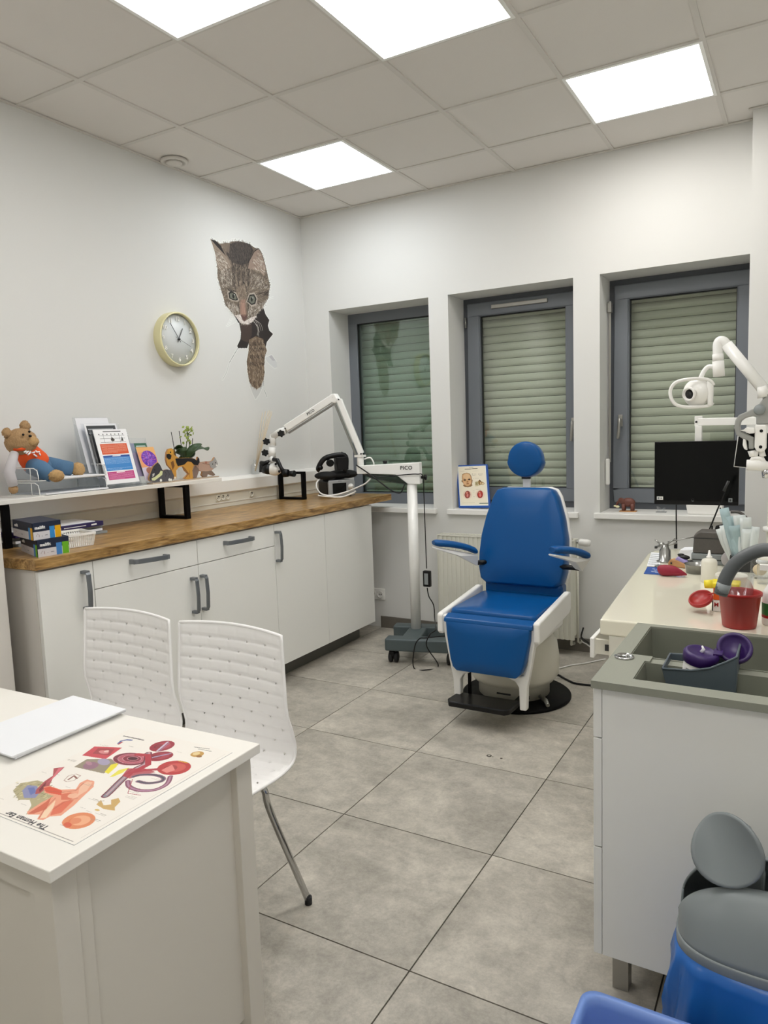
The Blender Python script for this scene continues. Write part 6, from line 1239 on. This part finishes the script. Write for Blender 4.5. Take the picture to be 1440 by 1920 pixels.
lc2 = hc2+fa*.036; obj('lens_ring', MB().lathe([(.026, -.004), (.028, .010), (.026, .014), (.021, .014), (.019, .004), (.001, .003)], lc2+V((-.004, 0, 0)), fa, 32), 'white_plastic', hd); obj('lens', MB().lathe([(.0185, .0045), (.001, .006)], lc2+V((-.004, 0, 0)), fa, 24), 'dark_grey', hd); obj('screw', MB().ball(hc2+fa*.02+V((.040, -.008, .004)), .003, 8, 6), 'dark_grey', hd)
loop = [L(1338, 722, LY-.01), L(1330, 713, LY-.02), L(1310, 710, LY-.03), L(1285, 712, LY-.05), L(1266, 718, LY-.06), L(1257, 732, LY-.06), L(1259, 748, LY-.06), L(1268, 759, LY-.055), L(1284, 763, LY-.045), L(1305, 763, LY-.03), L(1328, 761, LY-.015), L(1337, 755, LY-.01)]
obj('loop_handle', MB().tube(smoothpath(loop, 5), .0068, 12), 'white_plastic', t, smooth=True); obj('back_cover', MB().prism([(L(1326, 712).x, L(1326, 712).z), (L(1338, 722).x, L(1338, 722).z), (L(1336, 762).x, L(1336, 762).z), (L(1328, 762).x, L(1328, 762).z)], 'y', LY-.03, LY+.02), 'white_plastic', t, bevel=.008)
# monitor
MY = -.90; m0, m1 = at('y', MY, 1228, 830), at('y', MY, 1386, 824); mz0 = at('y', MY, 1305, 947)[2]; x0, x1, z1 = m0[0]-.002, m1[0]+.002, (m0[2]+m1[2])/2
t = thing('monitor', 'black switched-off monitor hanging on a white arm in front of the right window', 'monitor', ((x0+x1)/2, MY, mz0))
obj('housing', MB().box(x0, x1, MY+.002, MY+.03, mz0, z1), 'black_plastic', t, bevel=.003); obj('screen', MB().box(x0+.004, x1-.004, MY-.001, MY+.002, mz0+.02, z1-.004), 'black_gloss', t)
q = at('y', MY, 1237.5, 934); s_ = obj('spec_label', MB().box(q[0]-.014, q[0]+.014, MY-.0015, MY+.002, q[2]-.008, q[2]+.008), 'white_plastic', t); obj('label_mark', MB().box(q[0]-.011, q[0]-.002, MY-.002, MY-.0015, q[2]-.005, q[2]+.005).box(q[0]+.002, q[0]+.010, MY-.002, MY-.0015, q[2]-.003, q[2]+.003), 'grey_plastic', s_)
q = at('y', MY, 1299, 937.5); obj('brand_ring', MB().lathe([(.0065, 0), (.0065, .002), (.004, .002), (.004, 0)], (q[0], MY+.001, q[2]), (0, -1, 0), 20), 'grey_plastic', t)
q = at('y', MY, 1369.5, 938); s_ = obj('corner_sticker', MB().box(q[0]-.008, q[0]+.008, MY-.0015, MY+.002, q[2]-.009, q[2]+.009), 'grey_plastic', t); obj('sticker_mark', MB().box(q[0]-.004, q[0]+.004, MY-.002, MY-.0015, q[2]-.005, q[2]+.005), 'dark_grey', s_)
a0, a1, b0_ = V(at('y', MY+.05, 1310, 780)), V(at('y', MY+.05, 1310, 828)), V(at('y', MY+.05, 1310, 791))
br = V((PX_, PY_, b0_.z-.005)); obj('mount_post', MB().box(a0.x-.016, a0.x+.016, MY+.035, MY+.065, b0_.z-.02, a0.z).box(a1.x-.015, a1.x+.015, MY+.03, MY+.06, a1.z-.08, b0_.z-.018), 'white_metal', t, bevel=.002); obj('mount_arm', MB().obox(b0_, V((3.10, MY-.02, br.z)), .03, .034).obox(V((3.09, MY-.02, br.z)), V((PX_, PY_+.03, br.z)), .03, .034), 'white_metal', t, bevel=.002); obj('post_bolt', MB().lathe([(.005, 0), (.005, .003)], (a0.x-.008, MY+.034, b0_.z), (0, -1, 0), 10), 'dark_grey', t)
cord('monitor_cable', [V(at('y', MY, 1268, 946)), V(at('y', MY, 1268, 975)), V(at('y', MY, 1268.5, 1018))], .003, 'black_plastic', t); q = at('y', MY, 1267, 1023); obj('cable_plug', MB().box(q[0]-.007, q[0]+.007, MY-.006, MY+.006, q[2]-.013, q[2]+.013), 'black_plastic', t)
# lanyard with pen
NY = -1.1; N = lambda px, py: V(at('y', NY, px, py)); t = thing('head_strap', 'black strap with a grey pen hanging in front of the monitor corner', 'strap', N(1350, 1000))
obj('strap', MB().obox(N(1350, 944), N(1326, 1003), .006, .010, up=(0, 1, 0)).obox(N(1350, 952), N(1362, 984), .005, .008, up=(0, 1, 0)).obox(N(1362, 984), N(1371, 1010), .005, .008, up=(0, 1, 0)).obox(N(1350, 946), N(1366, 905), .004, .005, up=(0, 1, 0)), 'black_matte', t)
obj('pen', MB().tube([N(1357, 921), N(1366, 902)], .006, 10), 'dark_grey', t); obj('strap_buckle', MB().prism([(N(*q).x, N(*q).z) for q in ((1324, 1004), (1340, 997), (1342, 986), (1356, 983), (1364, 988), (1360, 997), (1350, 1006), (1335, 1007))], 'y', NY-.012, NY+.012), 'black_matte', t, bevel=.003); obj('strap_end', MB().tube([N(1335, 1006), V((N(1335, 1006).x, NY, cz+.135))], .004, 6), 'black_matte', t)
# tablet screen and optics holder hanging from the column
TYP = -1.30; Q = lambda px, py, y=TYP: V(at('y', y, px, py))
t = thing('small_screen', 'small tilted black screen with a thin white frame at the right photo edge', 'screen', Q(1410, 850)); pts = [Q(1386, 812), Q(1452, 812), Q(1446, 880), Q(1377, 874)]
obj('panel', pslab(pts, V((0, -1, 0)), .012), 'black_gloss', t); obj('frame', MB().tube([pts[0], pts[3], pts[2], pts[1]], .0042, 8), 'white_plastic', t); obj('holder', MB().obox((pts[1]+pts[2])/2+V((-.01, .01, 0)), V((PX_, PY_-.04, ((pts[1]+pts[2])/2).z)), .03, .03), 'white_plastic', t)
OYP = -1.42; Q = lambda px, py, y=OYP: V(at('y', y, px, py))
t = thing('optics_holder', 'grey and white jointed instrument holder hanging below the lamp arm', 'instrument holder', Q(1415, 820))
P2 = lambda L_: [Q(*q) for q in L_]; FN = V((0, -1, 0))
obj('grey_bracket', pslab(P2([(1440, 738), (1428, 752), (1418, 764), (1400, 772), (1386, 778), (1379, 788), (1377, 802), (1381, 815), (1392, 822), (1404, 826), (1404, 842), (1414, 842), (1414, 820), (1402, 814), (1390, 808), (1388, 800), (1390, 790), (1398, 784), (1412, 780), (1418, 782), (1418, 796), (1446, 796), (1446, 738)]), FN, .035), 'grey_plastic', t, bevel=.005); t.children[0].data.materials[0] = mat('mid_grey_plastic', '9a9b97', .45)
obj('bracket_cap', MB().lathe([(.020, 0), (.018, .006), (.001, .007)], Q(1424, 768, OYP-.018), FN, 24), 'grey_plastic', t)
wb = obj('white_block', pslab(P2([(1416, 796), (1438, 796), (1437, 840), (1432, 847), (1420, 847), (1415, 838)]), FN, .05), 'white_plastic', t, bevel=.006)
for q in ((1427.5, 808), (1426, 838)): obj('socket_hole', MB().lathe([(.006, 0), (.006, .001)], Q(*q, OYP-.0255), FN, 16), 'black_plastic', wb)
obj('clamp', pslab(P2([(1396, 805), (1400, 801), (1416, 802), (1416, 812), (1406, 813), (1398, 809), (1388, 807)]), V((0, -1, 0)), .06), 'white_plastic', t, bevel=.004); obj('lower_cover', pslab(P2([(1394, 822), (1399, 824), (1402, 844), (1396, 842), (1393, 834)]), FN, .04), 'white_plastic', t, bevel=.004)
obj('hose_nuts', MB().tube([Q(1409, 845), Q(1411, 856)], [.014, .010], 12).tube([Q(1418, 845), Q(1416, 858)], [.010, .008], 12).tube([Q(1428, 845), Q(1430, 856)], [.010, .012], 12), 'white_plastic', t)
obj('handpiece', MB().tube([Q(1400, 872), Q(1418, 872), Q(1446, 876)], [.021, .021, .019], 20).tube([Q(1408, 870), Q(1412, 860), Q(1428, 860), Q(1434, 872)], .011, 12), 'white_plastic', t); obj('handpiece_tip', MB().lathe([(.001, 0), (.016, .002), (.018, .02), (.018, .035)], Q(1438, 897), (0, 0, 1), 20), 'chrome', t)
obj('support_rod', MB().tube([Q(1446, 770), V((PX_-.02, PY_-.03, Q(1446, 770).z))], .014, 12).tube([Q(1446, 876), V((PX_-.02, PY_-.03, Q(1446, 876).z))], .012, 12), 'white_metal', t); obj('suspension', MB().tube([Q(1432, 745), Q(1428, 725)], [.022, .016], 16), 'white_plastic', t)
# ================================================================ swing-lid bin with blue bag
BX, BY, BZ = 3.258, -3.062, .452; ax_, ay_ = .188, .125
def se(a, rx=ax_, ry=ay_, p=.62): c, s = math.cos(a), math.sin(a); return BX+rx*abs(c)**p*(1 if c > 0 else -1), BY+ry*abs(s)**p*(1 if s > 0 else -1)
t = thing('swing_bin', 'grey lidded bin with a flap standing open, in front of the sink cabinet', 'bin', (BX, BY, 0)); K_ = 56
obj('bin_body', MB().ring([[(*se(2*math.pi*k/K_, ax_*f, ay_*f), z) for k in range(K_)] for z, f in ((0, .72), (.01, .75), (.42, .93))]), 'bin_grey', t)
obj('lid_rim', MB().ring([[(*se(2*math.pi*k/K_, ax_*f, ay_*f), z) for k in range(K_)] for z, f in ((BZ-.028, .985), (BZ-.026, 1.0), (BZ-.004, 1.0), (BZ, .985), (BZ-.002, .955), (BZ-.03, .955))], cap=False), 'bin_grey', t)
def hood(front, ridge_y, hgt):
    rows = []
    for j in range(13):
        v = j/12; row = []
        for i in range(33):
            a = math.pi + (math.pi*i/32 if front else -math.pi*i/32); x, y = se(a, ax_*.97, ay_*.97); xr = BX + (x-BX)*(1-.0*v); ar_ = math.sqrt(max(0, 1-((x-BX)/(ax_*.99))**2)); ar_ = ar_**.75
            row.append((x, y+(ridge_y-y)*(v**1.25), BZ-.004+hgt*ar_*math.sin(v*math.pi/2)**1.1))
        rows.append(row)
    return MB().ring(rows, cap=False, closed=False)
obj('front_hood', hood(True, BY-.035, .118), 'bin_grey', t, solid=.004); obj('back_hood', hood(False, BY+.02, .15), 'bin_grey', t, solid=.004)
obj('inner_shade', MB().ring([[(*se(2*math.pi*k/K_, ax_*f, ay_*f), z) for k in range(K_)] for z, f in ((.20, .8), (.44, .90))], cap=True), 'black_matte', t)  # black plug stands in for the shade inside the lid opening
FY = BY-.01; fp = lambda x, y, o=0.: V(at('y', FY+o, x, y)); fc = fp(1366, 1592)
a1 = (fp(1392, 1664, -.035)-fp(1334, 1524, .035)); L1 = a1.length/2; a1.normalize(); a2 = fp(1424, 1566, .0)-fp(1308, 1612, -.01); a2 = a2-a1*a2.dot(a1); L2 = a2.length/2; a2.normalize(); nn = a1.cross(a2); vd = V(CAM.tolist())-fc; nn = nn if nn.dot(vd) > 0 else -nn
rows = []
for j in range(13):
    r_ = j/12; rows.append([fc + a1*(L1*r_*math.cos(q)) + a2*(L2*r_*math.sin(q)*(1+.15*math.cos(q))) + nn*(.026*(r_**2)*math.sin(q)**2) for q in [2*math.pi*k/40 for k in range(40)]])
obj('flap', MB().ring(rows, cap=False), 'bin_grey', t, solid=.006)
obj('flap_back', pslab([fp(*q, .022) for q in ((1382, 1532), (1408, 1552), (1426, 1590), (1436, 1640), (1432, 1694), (1372, 1694), (1388, 1650), (1404, 1610), (1402, 1570))], V((0, -1, .1)).normalized(), .02), 'bin_grey', t, bevel=.008, seg=3)
rn = random.Random(3); rows = []
for j in range(15):
    v = j/14; z = BZ-.020-.40*v; f = 1.0+.10*math.sin(min(1, v*2.2)*math.pi*.55)-.10*max(0, v-.45); row = []
    for k in range(90):
        a = 2*math.pi*k/90; w_ = 1+(.034*math.sin(a*11+3*v+math.sin(a*5))+.022*math.sin(a*23+6*v)+.014*rn.uniform(-1, 1))*min(1, v*5); x, y = se(a, ax_*f*w_, ay_*f*w_); row.append((x, y, z))
    rows.append(row)
obj('bin_bag', MB().ring(rows, cap=False), 'bag_blue', label='thin blue bag hanging over the sides of the grey lidded bin', cat='bag', solid=.0008)
# blue crate
CX0, CX1, CY0, CY1, CZ = 2.925, 3.42, -3.66, -3.238, .36
t = thing('blue_crate', 'translucent blue plastic crate cut by the bottom photo edge', 'crate', (3.17, -3.45, 0))
def rr4(m, z, r_=.03): return [(x, y, z) for x, y in rrect(CX0+m, CX1-m, CY0+m, CY1-m, r_, 5)]
obj('crate_wall', MB().ring([rr4(.055, .006), rr4(.05, .0), rr4(.008, CZ-.02), rr4(.0, CZ-.012), rr4(.0, CZ), rr4(.012, CZ), rr4(.014, CZ-.02), rr4(.058, .01)], cap=False), 'crate_blue', t, smooth=False); obj('crate_floor', MB().prism([(p[0], p[1]) for p in rr4(.052, 0)], 'z', .003, .008), 'crate_blue', t)
t = thing('crate_bottle', 'dark bottle neck seen inside the blue crate', 'bottle', (2.99, -3.36, .009)); obj('bottle', MB().lathe([(.001, 0), (.03, 0), (.03, .17), (.012, .21), (.012, .25)], (3.01, -3.36, .0085), seg=24), 'dark_grey', t)
